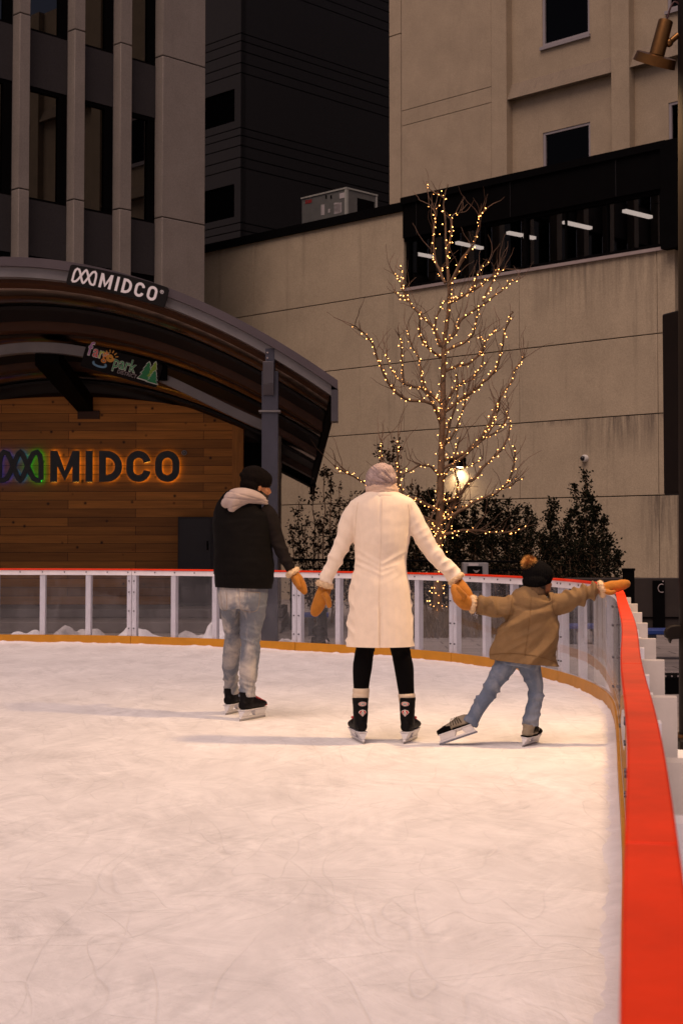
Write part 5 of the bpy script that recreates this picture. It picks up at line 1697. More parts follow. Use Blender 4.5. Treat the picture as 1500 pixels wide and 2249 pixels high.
m_sole = M('blade_holder', (.62, .60, .62), .4, var=.04)
m_steelb = M('blade_steel', (.35, .34, .35), .2, metal=.9, var=.05)
m_redt = M('red_trim', (.45, .015, .02), .5)
def skate(person, mat, boot_mat, scheme='plain', shaft=.29, label=None):
    a = MB()
    zloft(a, [q_ for q_ in [(0, .032, .085, .040, .062), (0, .034, .12, .042, .062), (0, .030, .16, .046, .058), (0, .030, .22, .049, .056)] if q_[2] < shaft - .02] + [(0, .033, shaft, .053 if shaft > .25 else .048, .060)])
    yloft(a, [(0, -.030, .105, .030, .030), (0, .02, .112, .040, .042), (0, .09, .116, .043, .044), (0, .15, .108, .046, .036), (0, .205, .101, .044, .028), (0, .245, .097, .030, .020)])
    me = fuse(a, .006, 3, lambda c, n_: .0015 * nz(c.x * 60, c.y * 60, c.z * 60))
    mesh_cut(me, (0, 0, .076), (0, 0, 1))
    me.transform(mat)
    bo = link_mesh('skate', me, boot_mat, person)
    if label: bo['label'] = label
    s = MB(); prof = [(-.042, .0755), (.245, .0755)]
    # sole plate, two stanchions, lower rail
    def bar(y0, y1, z0, y2, y3, z1, w0, w1):
        s.hexa([Vector(v) for v in ((-w0, y0, z0), (w0, y0, z0), (-w0, y1, z0), (w0, y1, z0), (-w1, y2, z1), (w1, y2, z1), (-w1, y3, z1), (w1, y3, z1))])
    bar(-.035, .24, .066, -.04, .245, .0755, .030, .034)
    bar(-.045, .035, .028, -.035, .055, .0658, .010, .026)
    bar(.12, .245, .028, .10, .235, .0658, .010, .028)
    bar(-.055, .255, .014, -.05, .258, .0278, .006, .010)
    xform(s, mat); s.build('blade_holder', m_sole, bo, bevel=.003 * mat.median_scale)
    s = MB(); s.box(-.002, .002, -.06, .262, 0, .0138); xform(s, mat); s.build('blade', m_steelb, bo)
    # laces up the front
    s = MB()
    for k in range(7):
        y, z = ((.195, .134), (.168, .144), (.140, .155), (.112, .162), (.098, .185), (.092, .215), (.093, .245))[k]
        if z > shaft - .03: continue
        s.tube([(-.026, y - .006, z - .008), (0, y + .002, z + .002), (.026, y - .006, z - .008)], .0028, 5)
    xform(s, mat); s.build('laces', m_redt if scheme != 'child' else m_black, bo)
    if scheme == 'badge':
        class GC:
            def __init__(g, rr, yc): g.r, g.yc = rr, yc
            def __call__(g, u, w_, z):
                rr = g.r + w_; th_ = u / g.r
                return mat @ Vector((-rr * math.sin(th_) * .88, g.yc - rr * math.cos(th_), z))
        g = GC(.0585, .033)
        wht = m_wh
        def disc(pts, w0, w1, mt, nm):
            n_ = len(pts); c0 = (sum(p[0] for p in pts) / n_, sum(p[1] for p in pts) / n_)
            mb = MB(); vs = [g(c0[0], w1, c0[1])] + [g(u, w1, z) for u, z in pts] + [g(u, w0, z) for u, z in pts]
            mb.add(vs, [(0, 1 + i, 1 + (i + 1) % n_) for i in range(n_)] + [(1 + i, 1 + n_ + i, 1 + n_ + (i + 1) % n_, 1 + (i + 1) % n_) for i in range(n_)])
            return mb.build(nm, mt, bo)
        ov = lambda a_, b_: arc(0, .252, a_, b_, 0, 345, 23)
        disc(ov(.030, .014), .0, .003, wht, 'badge'); disc(ov(.027, .0115), .0, .004, m_redt, 'badge'); disc(ov(.019, .0085), .0, .005, wht, 'badge')
        mb = MB()
        for k in range(5): mb.hexa([g(-.012 + k * .005 + du, w_, .248 + dz) for dz in (0, .008) for w_ in (.005, .006) for du in (0, .003)])
        mb.build('badge', m_black, bo)
        sh = [(0, .216), (.022, .210), (.029, .197), (0, .172), (-.029, .197), (-.022, .210)]
        disc(sh, .0, .003, wht, 'badge'); disc([(u * .86, .1945 + (z - .1945) * .84) for u, z in sh], 0, .004, m_redt, 'badge')
        disc([(0, .213), (.0125, .195), (0, .178), (-.0125, .195)], 0, .005, wht, 'badge')
        mb = MB(); stroke(mb, arc(0, .195, .005, .007, 0, 330, 11), .0025, g, .005, .006, True); mb.build('badge', m_black, bo)
        mb = MB(); mb.ball((.044, .06, .16), (.012, .016, .007), 10, 8); mb.ball((-.044, .06, .16), (.012, .016, .007), 10, 8); xform(mb, mat); mb.build('side_badge', m_redt, bo)
    if scheme == 'man':
        mb = MB()
        for k in range(5): mb.ball((.036 - .002 * k, .105 + .028 * k, .150 - .009 * k), .006, 8, 6)
        yloft(mb, [(0, .215, .09, .040, .012), (0, .248, .088, .028, .010), (0, .256, .088, .014, .008)])
        xform(mb, mat); mb.build('trim', m_redt, bo)
    if scheme == 'child':
        a = MB(); yloft(a, [(0, .13, .100, .0485, .030), (0, .17, .104, .0475, .034), (0, .215, .098, .044, .028), (0, .250, .096, .030, .020)])
        yloft(a, [(0, -.038, .080, .034, .007), (0, .02, .080, .044, .007), (0, .12, .080, .048, .008)])
        xform(a, mat); a.build('toe_cap', m_black, bo, smooth=True)
        a = MB()
        for sd in (-1, 1):
            for k in range(5):
                a.tube([(sd * .0455, .035 + .022 * k, .105), (sd * .0465, .045 + .018 * k, .14), (sd * .036, .050 + .014 * k, .165)], .003, 5)
        xform(a, mat); a.build('mesh_panel', m_black, bo)
    return bo

def fur_band(person_part, centre, axis, rad, rad2, length, mat, seed, dens=1.0, nm='fur_cuff'):
    """woolly cuff: lumpy ring plus short tufts"""
    ax_ = Vector(axis).normalized(); a = ax_.cross(Vector((0, 1, 0))).normalized(); b_ = ax_.cross(a)
    mb = MB(); n_ = 20; vs, fs = [], []
    prof = [(-.5, .82), (-.42, 1.0), (0, 1.1), (.42, 1.0), (.5, .8)]
    for f, q in prof:
        for k in range(n_):
            th = 2 * math.pi * k / n_
            vs.append(Vector(centre) + ax_ * (f * length) + (a * math.cos(th) * rad + b_ * math.sin(th) * rad2) * q)
    for i in range(4):
        for k in range(n_):
            k2 = (k + 1) % n_; fs.append((i * n_ + k, i * n_ + k2, (i + 1) * n_ + k2, (i + 1) * n_ + k))
    fs += [tuple(range(n_ - 1, -1, -1)), tuple(range(4 * n_, 5 * n_))]
    mb.add(vs, fs)
    me = fuse(mb, .005, 2, lambda c, n2: .006 * nz(c.x * 70 + seed, c.y * 70, c.z * 70) + .003 * nz(c.x * 160, c.y * 160, c.z * 160 + seed))
    bm = bmesh.new(); bm.from_mesh(me)
    r = random.Random(seed)
    vv = [(v.co.copy(), v.normal.copy()) for v in bm.verts]
    for _ in range(int(500 * dens)):
        c, n2 = r.choice(vv)
        d = (n2 + Vector((r.gauss(0, .45), r.gauss(0, .45), r.gauss(0, .45)))).normalized()
        t_ = d.orthogonal().normalized() * .0014
        q = [bm.verts.new(c + t_ - n2 * .002), bm.verts.new(c - t_ - n2 * .002), bm.verts.new(c + d * r.uniform(.006, .013))]
        bm.faces.new(q)
    bm.to_mesh(me); bm.free(); me.shade_smooth()
    return link_mesh(nm, me, mat, person_part)

m_suede = M('mustard_suede', (.40, .145, .010), .85, var=.16, vs=18, bump=.3, bs=220, sheen=.15)
m_fur = M('cream_fur', (.66, .48, .30), .95, var=.18, vs=60)
def mitten(person, main, thumb, Y, label=None, dfl=.62):
    a = MB()
    r = px_rings([(x, y, w_, w_ * dfl * (Y + d_) / F, d_) for x, y, w_, d_ in main], Y); a.loft(r, 18, 5)
    c, w_, d_ = r[-1]; a.ball(c, (w_ * .93, d_ * .93, w_ * .93), 14, 10)
    if thumb:
        r = px_rings([(x, y, w_, w_ * .85 * (Y + d_) / F, d_) for x, y, w_, d_ in thumb], Y); a.loft(r, 14, 4)
        c, w_, d_ = r[-1]; a.ball(c, (w_ * .95, d_ * .95, w_ * .95), 12, 8)
    me = fuse(a, .0045, 3, lambda c, n_: .0022 * nz(c.x * 30, c.y * 30, c.z * 30))
    o = link_mesh('mitten', me, m_suede, person)
    if label: o['label'] = label
    return o

# ------------------------------------------------------------------ woman
YWo = 9.58
wroot = ground(838, 1628)
wo = thing('person', 'woman seen from behind in a long cream coat, grey beanie and black leggings, skating between man and child', 'person', wroot)
wo['label'] = 'woman from behind in long cream coat, grey beanie and mustard mittens, standing on skates'
hm = canon((.06, 1, -.18), (0, .15, 1), at(838, 1064, YWo + .03), .88)
bd = MB()
H_ = head_shapes(hm)
bd.add(H_.v, H_.f)
bd.loft(px_rings([(838, 1070, 17, .05, .01), (839, 1090, 20, .055), (840, 1104, 46, .075), (839, 1130, 56, .095), (838, 1181, 50, .10), (836, 1229, 46, .095), (835, 1290, 56, .115), (835, 1330, 54, .11)], YWo))
for pts in ([(815, 1320, 30), (806, 1370, 25), (802, 1420, 19), (797, 1465, 19), (793, 1510, 12), (792, 1545, 9), (791, 1580, 8)], [(857, 1320, 30), (868, 1370, 25), (878, 1420, 19), (887, 1465, 19), (892, 1520, 12), (893, 1545, 9), (894, 1580, 8)],
            [(790, 1112, 15), (767, 1148, 15), (757, 1181, 14), (744, 1213, 12), (730, 1245, 11), (716, 1274, 9), (708, 1300, 9), (700, 1325, 7)], [(890, 1112, 15), (913, 1150, 15), (931, 1183, 14), (952, 1212, 12), (975, 1240, 11), (998, 1265, 9), (1012, 1290, 9), (1022, 1306, 7)]):
    bd.loft(px_rings(pts, YWo))
link_mesh('body', fuse(bd, .008, 3), m_skin, wo)
m_coat = M('cream_wool', (.84, .70, .57), .95, var=.05, vs=14, bump=.15, bs=420, sheen=.3)
ct = MB()
ct.loft(px_rings([(840, 1079, 32, .078), (840, 1088, 50, .094), (840, 1096, 64, .104), (840, 1104, 71, .112), (840, 1116, 72, .120), (839, 1145, 67, .130), (838, 1181, 61.5, .134), (836, 1229, 57, .122), (835, 1262, 60, .132), (835, 1295, 66, .145), (835, 1340, 70, .152),
                  (834.5, 1385, 73, .158), (834.5, 1432, 74.5, .160)], YWo), 28, 5)
la = [(786, 1113, 20), (768, 1143, 20.5), (758, 1178, 19.5), (750, 1200, 18.5), (741, 1217, 18), (729, 1246, 16.5), (720, 1266, 16), (714, 1281, 16.5)]
ra = [(894, 1114, 20), (911, 1145, 20.5), (930, 1180, 20.5), (946, 1207, 19.5), (964, 1229, 18), (984, 1250, 17), (1000, 1268, 16.5)]
ct.ball(at(780, 1113, YWo), (.040, .060, .034), 16, 12); ct.ball(at(901, 1116, YWo), (.040, .060, .034), 16, 12)
ct.loft(px_rings(la, YWo), 20, 5); ct.loft(px_rings(ra, YWo), 20, 5)
xm = at(832, 1300, YWo).x
zv0 = at(832, 1322, YWo).z; zb0 = at(832, 1100, YWo).z; zw = at(832, 1235, YWo).z
xl_, xr_ = at(778, 1200, YWo).x, at(901, 1200, YWo).x
def coat_fold(c, n_):
    d = .0035 * nz(c.x * 9, c.y * 9, c.z * 5) + .0015 * nz(c.x * 26, c.y * 26, c.z * 22)
    back = n_.y < -.25
    if xl_ < c.x < xr_ and back:
        dx_ = (c.x - xm - .004)
        if c.z > zv0: d -= .0028 * math.exp(-(dx_ / .005) ** 2)
        else: d += (-.011 * math.exp(-((dx_ - .002) / .006) ** 2) + .006 * math.exp(-((dx_ + .018) / .016) ** 2)) * min(1, (zv0 - c.z) / .06)
        f = math.exp(-((c.z - zw) / .11) ** 2)        # waist pulls
        u = (c.x - (xm + .02)); v = (c.z - zw)
        d += f * .0065 * ridge(nz(u * 3.0 + 3, (v - abs(u) * .45) * 16, 4.2)) - f * .003
    if c.x < xl_ or c.x > xr_:                      # sleeve creases, stronger near the elbow and cuff
        s_ = -1 if c.x < xl_ else 1
        al = (-s_ * c.x * .55 + c.z * .83)
        ac = (s_ * c.x * .83 + c.z * .55)
        zz_ = c.z
        g_ = .35 + .65 * (1 - min(1, max(0, (zz_ - .98) / .40)))
        d += g_ * .015 * (ridge(nz(ac * 5 + s_ * 2, al * 13, c.y * 5 + 1.5)) - .4)
    return d
cme = fuse(ct, .0075, 3, coat_fold)
mesh_cut(cme, at(834, 1419, YWo), (0, 0, 1))
cto = link_mesh('coat', cme, m_coat, wo)
COAT_SEAMS = True
# turned collar of the coat
cl_ = MB()
def collar(mb, rows, n_=36, a0=-30, a1=210, thick=.010):
    """rows: (cx, cy_px, hw px, depth) rings open at the front; solid band"""
    vs, fs = [], []
    pr = px_rings(rows, YWo)
    m_ = len(pr)
    for (c, w_, d_) in pr:
        for k in range(n_ + 1):
            th = R(a0 + (a1 - a0) * k / n_)
            for q in (0, thick):
                vs.append(Vector((c.x - math.cos(th) * (w_ - q), c.y - math.sin(th) * (d_ - q), c.z + .000)))
    def ix(i, k, q): return (i * (n_ + 1) + k) * 2 + q
    for i in range(m_ - 1):
        for k in range(n_):
            fs += [(ix(i, k, 0), ix(i, k + 1, 0), ix(i + 1, k + 1, 0), ix(i + 1, k, 0)), (ix(i, k, 1), ix(i + 1, k, 1), ix(i + 1, k + 1, 1), ix(i, k + 1, 1))]
    for k in range(n_):
        fs += [(ix(0, k, 0), ix(0, k, 1), ix(0, k + 1, 1), ix(0, k + 1, 0)), (ix(m_ - 1, k, 0), ix(m_ - 1, k + 1, 0), ix(m_ - 1, k + 1, 1), ix(m_ - 1, k, 1))]
    mb.add(vs, fs)
collar(cl_, [(841, 1071, 24, .068), (841, 1077, 31, .080), (841, 1084, 41, .094), (841, 1089, 46, .099), (841, 1092, 47, .098)], thick=.012)
cm_ = cl_.mesh('collar')
bm = bmesh.new(); bm.from_mesh(cm_); bmesh.ops.recalc_face_normals(bm, faces=bm.faces)
for v in bm.verts:   # sides of the collar drop towards the lapels
    dx_ = abs(v.co.x - at(841, 1080, YWo).x); v.co.z -= .9 * dx_ * dx_ * 1.6 + .10 * max(0, v.co.y - YWo)
bm.to_mesh(cm_); bm.free(); cm_.shade_smooth()
link_mesh('collar', cm_, m_coat, cto)
m_scarf = M('cream_scarf', (.66, .47, .36), .9, var=.15, vs=30, bump=.3, bs=120, stretch=(1, 1, 3))
sc_m = MB()
sc_m.loft(px_rings([(838, 1054, 27, .080), (838, 1060, 33, .092), (838, 1070, 35, .098), (839, 1080, 36, .098), (839, 1086, 34, .09)], YWo + .01), 26, 5)
xs_ = at(838, 1070, YWo).x
me = fuse(sc_m, .006, 2, lambda c, n_: .007 * (ridge(nz((c.x - xs_) * 4, c.y * 4, (c.z + (c.x - xs_) * .25 * (1 if c.x > xs_ else -1)) * 34)) - .5))
link_mesh('scarf', me, m_scarf, wo)
m_beanie = M('oatmeal_knit', (.38, .285, .27), .95, var=.30, vs=34, bump=.6, bs=150, stretch=(1, 1, .5))
ht = MB()
c0 = at(837, 1050, YWo + .01)
ht.ball(c0, (.103, .118, .088), 24, 16)
ht.ball(at(838, 1038, YWo), (.088, .10, .062), 20, 14)
ht.ball(at(856, 1052, YWo - .01), (.048, .08, .05), 16, 12)
ht.ball(at(818, 1060, YWo + .02), (.050, .09, .058), 16, 12)
def hatf(c, n_):
    u, v = c.x - c0.x, c.z - c0.z
    d = .0022 * math.sin((u * .8 + v * .6 + .01 * nz(u * 20, v * 20, 3)) * 420)
    for (z_, k_, a_, x0_, wd_) in ((-.010, -.42, .013, .02, .055), (-.038, -.22, .011, .015, .07), (.045, -.9, .010, .035, .03)):
        q = v - z_ - k_ * (u - .0)
        d -= a_ * math.exp(-(q / .0065) ** 2) * math.exp(-((u - x0_) / wd_) ** 2) * (1 if n_.y < .2 else 0)
    return d + .004 * nz(u * 16, v * 16, c.y * 16)
link_mesh('beanie', fuse(ht, .0055, 2, hatf), m_beanie, wo)
hh_ = MB()
for k in range(26):
    x = 792 + rnd.uniform(0, 14); 
    p = at(806 + rnd.uniform(-2, 6), 1072, YWo + .05); q = at(x, 1086 + rnd.uniform(-2, 5), YWo + .07)
    hh_.tube([p, p.lerp(q, .5) + Vector((.004 * rnd.random(), 0, .004)), q], [.004, .004, .001], 4)
hh_.build('hair', m_hair, wo)
lg = MB()
lgl = [(806, 1395, 24), (803, 1420, 21.5), (799, 1440, 21), (796, 1465, 21.3), (794, 1490, 19), (793, 1516, 16.5)]
lgr = [(875, 1395, 25), (878, 1420, 22), (882, 1442, 21), (887, 1467, 21.3), (890, 1498, 19), (893, 1528, 17)]
lg.loft(px_rings(lgl, YWo), 18, 5)
lg.loft(px_rings(lgr, YWo), 18, 5)
lg.loft(px_rings([(840, 1380, 55, .11), (840, 1400, 58, .11)], YWo), 18, 3)
zk_ = at(800, 1430, YWo).z
link_mesh('leggings', fuse(lg, .007, 3, lambda c, n_: .0035 * (ridge(nz(c.x * 5, c.y * 5, c.z * 34)) - .5) * math.exp(-((c.z - zk_) / .06) ** 2)), M('black_leggings', (.0022, .0018, .0022), .9, var=.2, spec=.08), wo)
m_sock = M('cream_sock', (.62, .50, .38), .9, var=.08, bump=.3, bs=120)
for pts in ([(793, 1511, 17.5), (793, 1517, 18.5), (793, 1523, 17.6), (792, 1529, 18.5), (792, 1537, 17)], [(893, 1522, 17), (893, 1527, 19), (893, 1533, 18), (893, 1541, 17)]):
    s_ = MB(); s_.loft(px_rings(pts, YWo), 18, 4); s_.build('sock', m_sock, wo, smooth=True)
m_boot = M('black_boot', (.003, .0024, .003), .6, spec=.12, var=.3, vs=12, bump=.15, bs=40)
pL = ground(789, 1629); pR = ground(897, 1630)
skate(wo, canon((-.24, 1, 0), (.0, 0, 1), (at(794, 1500, YWo).x, YWo - .036, 0)), m_boot, 'badge')
skate(wo, canon((.33, 1, 0), (.0, 0, 1), (at(891, 1500, YWo).x, YWo - .036, 0)), m_boot, 'badge')
dl = (at(714, 1281, YWo) - at(720, 1266, YWo))
ml = mitten(wo, [(715, 1285, 14, 0), (711, 1300, 15.5, 0), (704, 1318, 15.5, -.01), (697, 1334, 14.5, -.01), (692, 1344, 11.5, -.01)], [(712, 1302, 8, -.03), (720, 1316, 7, -.045), (723, 1330, 6.2, -.05)], YWo)
fur_band(ml, at(713, 1284, YWo), at(708, 1300, YWo) - at(716, 1270, YWo), .054, .054, .036, m_fur, 3)
dR = at(1010, 1282, YWo) - at(995, 1262, YWo)
mr_ = mitten(wo, [(1004, 1277, 13, -.0), (1012, 1290, 15, -.03), (1022, 1302, 14, -.06), (1031, 1315, 10, -.08)], [(1000, 1288, 7, -.06), (1006, 1302, 6.5, -.09), (1016, 1312, 5.5, -.10)], YWo, dfl=.6)
fur_band(mr_, at(1001, 1271, YWo), dR, .054, .054, .034, m_fur, 4)

# ------------------------------------------------------------------ man
YM = 10.78
mroot = ground(540, 1575)
man = thing('person', 'bearded man from behind in black vest and faded jeans, looking right, standing on skates', 'person', mroot)
hm = canon((.97, .38, -.13), (.14, .05, 1), at(566, 1071, YM + .02), 1.0)
bd = MB(); H_ = head_shapes(hm); bd.add(H_.v, H_.f)
bd.loft(px_rings([(560, 1085, 17, .058, .02), (552, 1100, 19, .062), (540, 1112, 44, .085), (535, 1140, 54, .105), (534, 1209, 50, .11), (536, 1280, 50, .115), (535, 1315, 48, .12)], YM))
for pts in ([(515, 1310, 24, None, 0), (507, 1350, 18, None, .08), (511, 1400, 15, None, .17), (507, 1456, 15, None, .27), (508, 1505, 10, None, .38), (508, 1535, 7, None, .40)],
            [(555, 1310, 26, None, 0), (553, 1350, 24, None, 0), (549, 1400, 18, None, 0), (549, 1440, 17, None, 0), (545, 1490, 12, None, 0), (544, 1540, 7, None, .02)],
            [(586, 1124, 15, None, 0), (596, 1152, 14, None, 0), (605, 1182, 13, None, .0), (617, 1208, 11, None, -.02), (629, 1234, 9, None, -.04), (640, 1254, 7.5, None, -.05), (655, 1278, 7, None, -.06)],
            [(488, 1130, 11, None, 0), (487, 1165, 9, None, .04), (490, 1198, 8, None, .14), (508, 1211, 7, None, .28), (522, 1212, 7, None, .34)]):
    bd.loft(px_rings(pts, YM))
link_mesh('body', fuse(bd, .0065, 2), m_skin, man)
face_bits(man, hm, beard=True)
m_vest = M('black_quilt', (.0035, .0026, .0026), .85, var=.2, vs=12, bump=.2, bs=60, spec=.12)
vt = MB()
vt.loft(px_rings([(550, 1090, 26, .075, .02), (543, 1100, 40, .09, .01), (537, 1109, 53, .11), (534, 1122, 62, .13), (533, 1145, 64.5, .145), (533, 1180, 64, .152), (534, 1209, 64.5, .155), (536, 1245, 67, .160), (536.5, 1275, 65, .158), (536.5, 1303, 60, .15)], YM), 28, 5)
zq = [at(530, y, YM).z for y in (1140, 1182, 1224, 1262)]
def vestf(c, n_):
    d = .006 * nz(c.x * 8, c.y * 8, c.z * 8) + .004 * (ridge(nz(c.x * 5, c.y * 5, c.z * 12)) - .4)
    for z_ in zq: d -= .0016 * math.exp(-((c.z - z_ - .012 * nz(c.x * 4, 1, 2)) / .010) ** 2)
    return d
me = fuse(vt, .009, 3, vestf); mesh_cut(me, at(536, 1291, YM), (.03, 0, 1))
vo_ = link_mesh('vest', me, m_vest, man)
m_slv = M('charcoal_sweatshirt', (.012, .009, .0085), .95, spec=.1, var=.15, vs=20, bump=.2, bs=120)
sl_ = MB(); sl_.loft(px_rings([(574, 1119, 19, None, 0), (586, 1130, 21, None, 0), (596, 1148, 20, None, 0), (601, 1164, 18.5, None, 0), (607, 1183, 17, None, 0), (618, 1208, 15, None, -.02), (630, 1233, 13, None, -.04), (640, 1252, 12, None, -.05)], YM), 20, 5)
me = fuse(sl_, .007, 3, lambda c, n_: .008 * (ridge(nz(c.x * 6, c.y * 6, c.z * 14)) - .4) * (1 if c.z < 1.3 else .5))
link_mesh('sleeve', me, m_slv, man)
sl_ = MB(); sl_.loft(px_rings([(486, 1124, 17, None, 0), (483, 1160, 15, None, .04), (488, 1200, 14, None, .14), (508, 1212, 12, None, .28), (524, 1212, 12, None, .36)], YM), 18, 5)
link_mesh('sleeve', fuse(sl_, .008, 3), m_slv, man)
m_hood = M('grey_fleece', (.40, .315, .29), .95, var=.08, vs=10, bump=.25, bs=200)
hd_ = MB()
hd_.loft(px_rings([(586, 1104, 4, .03, -.01), (577, 1099, 9, .06, -.03), (562, 1093, 15, .10, -.04), (545, 1091, 19, .115, -.05), (528, 1093, 22, .12, -.06), (512, 1098, 22, .11, -.07), (500, 1104, 16, .085, -.07), (492, 1107, 8, .05, -.06)], YM), 20, 5)
hd_.loft(px_rings([(520, 1096, 20, .10, -.09), (513, 1108, 17, .08, -.11), (510, 1117, 11, .055, -.12), (509, 1124, 5, .03, -.12)], YM), 18, 5)
zc_ = at(540, 1095, YM)
def hoodf(c, n_):
    u, v = c.x - zc_.x, c.z - zc_.z
    d = .004 * nz(c.x * 14, c.y * 14, c.z * 14)
    for q0, kk_ in ((.018, -.28), (-.012, -.10), (-.045, .25)):
        d -= .006 * math.exp(-((v - q0 - kk_ * u + .03 * u * u) / .005) ** 2)
    return d
link_mesh('hood', fuse(hd_, .006, 2, hoodf), m_hood, vo_)
nk = MB(); nk.loft(px_rings([(556, 1076, 26, .085, .02), (552, 1086, 32, .10, .01), (548, 1100, 36, .10, .01)], YM), 20, 5)
link_mesh('neck_warmer', fuse(nk, .007, 2), m_vest, man)
m_knit = M('black_knit', (.0055, .0035, .003), .95, spec=.1, var=.25, vs=30, bump=.5, bs=150)
hb = MB()
hmn = canon((.97, .38, -.20), (.20, .05, 1), at(566, 1062, YM + .02), 1.0)
hq = MB(); hq.ball((0, -.015, .030), (.098, .118, .088), 24, 16); hq.ball((0, -.03, .060), (.085, .10, .066), 20, 14)
hq.ball((.0, -.115, .040), (.035, .030, .022), 12, 8); hq.ball((0, -.045, -.02), (.092, .082, .07), 16, 12)
xform(hq, hmn)
inv = hmn.inverted()
def mhat(c, n_):
    q = inv @ c
    return .0030 * math.sin(math.atan2(q.x, q.y + .015) * 44) * (1 if q.z < .10 else .4) + .003 * nz(c.x * 20, c.y * 20, c.z * 20)
me = fuse(hq, .0055, 1, mhat)
pl_c = hmn @ Vector((0, .095, -.018)); pl_n = (hmn.to_3x3() @ Vector((0, -.30, 1))).normalized()
mesh_cut(me, pl_c, pl_n)
link_mesh('beanie', me, m_knit, man)
hs_ = MB(); hs_.ball((0, -.045, -.03), (.078, .062, .055), 16, 12); xform(hs_, hm); hs_.build('hair', m_hair, man, smooth=True)
def jeans_mat(name, dark, light, dirt):
    m = M(name, dark, .9, var=.10, vs=60, bump=.3, bs=300)
    t, N, L, b = nodes_of(m)
    src = b.inputs['Base Color'].links[0].from_socket; tc = N['Texture Coordinate']
    mp = N.new('ShaderNodeMapping'); mp.inputs['Scale'].default_value = (1, 1, .55); L.new(tc.outputs['Object'], mp.inputs[0])
    n_ = N.new('ShaderNodeTexNoise'); n_.inputs['Scale'].default_value = 7.5; n_.inputs['Detail'].default_value = 5; n_.inputs['Roughness'].default_value = .6; n_.inputs['Distortion'].default_value = .6; L.new(mp.outputs[0], n_.inputs['Vector'])
    r = N.new('ShaderNodeMapRange'); r.inputs[1].default_value = .44; r.inputs[2].default_value = .66; r.inputs[4].default_value = dirt; L.new(n_.outputs[0], r.inputs[0])
    mx = N.new('ShaderNodeMix'); mx.data_type = 'RGBA'; L.new(r.outputs[0], mx.inputs[0]); L.new(src, mx.inputs[6]); mx.inputs[7].default_value = (*light, 1)
    L.new(mx.outputs[2], b.inputs['Base Color'])
    return m
m_jm = jeans_mat('faded_denim', (.145, .16, .20), (.47, .43, .405), .95)
jn = MB()
jn.loft(px_rings([(534, 1278, 56, .13), (533, 1300, 56, .145), (534, 1322, 54, .15), (535, 1335, 50, .14)], YM), 24, 4)
jl = [(507, 1322, 24, None, .02), (506, 1350, 20.5, None, .08), (510, 1378, 18.5, None, .13), (513, 1400, 18, None, .17), (510, 1425, 19, None, .22), (507, 1456, 18.8, None, .27), (507, 1482, 17, None, .33), (508, 1502, 16, None, .38), (508, 1522, 17, None, .40)]
jr = [(556, 1325, 31, None, -.02), (555, 1351, 28, None, 0), (551, 1380, 23.5, None, 0), (550, 1400, 22, None, .0), (550, 1430, 21.6, None, 0), (547, 1460, 21, None, 0), (545, 1486, 19.5, None, 0), (543, 1505, 17.5, None, 0), (543, 1530, 19, None, 0)]
jn.loft(px_rings(jl, YM), 20, 5); jn.loft(px_rings(jr, YM), 20, 5)
zkn, zan, zhip = at(540, 1400, YM).z, at(540, 1500, YM).z, at(540, 1325, YM).z
xcr = at(527, 1330, YM).x
def jeansf(c, n_):
    k = math.exp(-((c.z - zkn) / .07) ** 2) + 1.1 * math.exp(-((c.z - zan) / .08) ** 2) + .45
    d = .0075 * k * (ridge(nz(c.x * 5, c.y * 5, (c.z + .35 * abs(c.x - xcr)) * 19)) - .45)
    if abs(c.z - zhip) < .12 and n_.y < 0: d -= .006 * math.exp(-((c.x - xcr) / .007) ** 2)
    return d
me = fuse(jn, .0068, 1, jeansf)
jo = link_mesh('jeans', me, m_jm, man)
m_thr = M('stitching', (.30, .22, .16), .8)
def pocket(x0, y0, x1, y1, x2, y2, x3, y3, mat=m_thr):
    return [(x0, y0), (x1, y1), (x2, y2), ((x2 + x3) / 2, max(y2, y3) + 6), (x3, y3)]
from mathutils.bvhtree import BVHTree
def on_surface(ob, pts, Y, r, name, mat, lift=.001, closed=False):
    """thin seam laid on the garment along a path of photo points"""
    me_ = ob.data; off = wloc(ob)
    bvh = BVHTree.FromPolygons([v.co + off for v in me_.vertices], [p.vertices[:] for p in me_.polygons])
    q = catmull([(float(x), float(y)) for x, y in pts], 6)
    if closed: q = q + [q[0]]
    P = []
    for x, y in q:
        hit = bvh.ray_cast(CAM, ray(x, y).normalized())
        if hit[0] is not None: P.append(hit[0] - ray(x, y).normalized() * lift)
    if len(P) > 1:
        mb = MB(); mb.tube(P, r, 4); return mb.build(name, mat, ob)
on_surface(jo, [(527, 1300), (529, 1335), (546, 1344), (566, 1338), (571, 1302)], YM, .0016, 'pocket_seam', m_thr)
on_surface(jo, [(527, 1299), (548, 1300), (571, 1301)], YM, .0016, 'pocket_seam', m_thr)
on_surface(jo, [(484, 1298), (489, 1335), (497, 1340), (499, 1322), (497, 1299)], YM, .0016, 'pocket_seam', m_thr)
on_surface(jo, [(588, 1298), (584, 1345), (573, 1390)], YM, .0014, 'side_seam', M('dark_seam', (.06, .06, .08), .9))
m_cs = M('coat_seam', (.62, .49, .37), .95)
on_surface(cto, [(786, 1103), (783, 1125), (781, 1150), (780, 1178)], YWo, .0016, 'sleeve_seam', m_cs)
on_surface(cto, [(896, 1108), (899, 1130), (899, 1155), (898, 1176)], YWo, .0016, 'sleeve_seam', m_cs)
on_surface(cto, [(839, 1096), (837, 1180), (834, 1250), (832, 1320)], YWo, .0010, 'back_seam', m_cs)
on_surface(cto, [(832, 1322), (832.5, 1370), (833, 1417)], YWo, .0018, 'vent_edge', m_cs)
pL = ground(503, 1564); pR = ground(531, 1580)
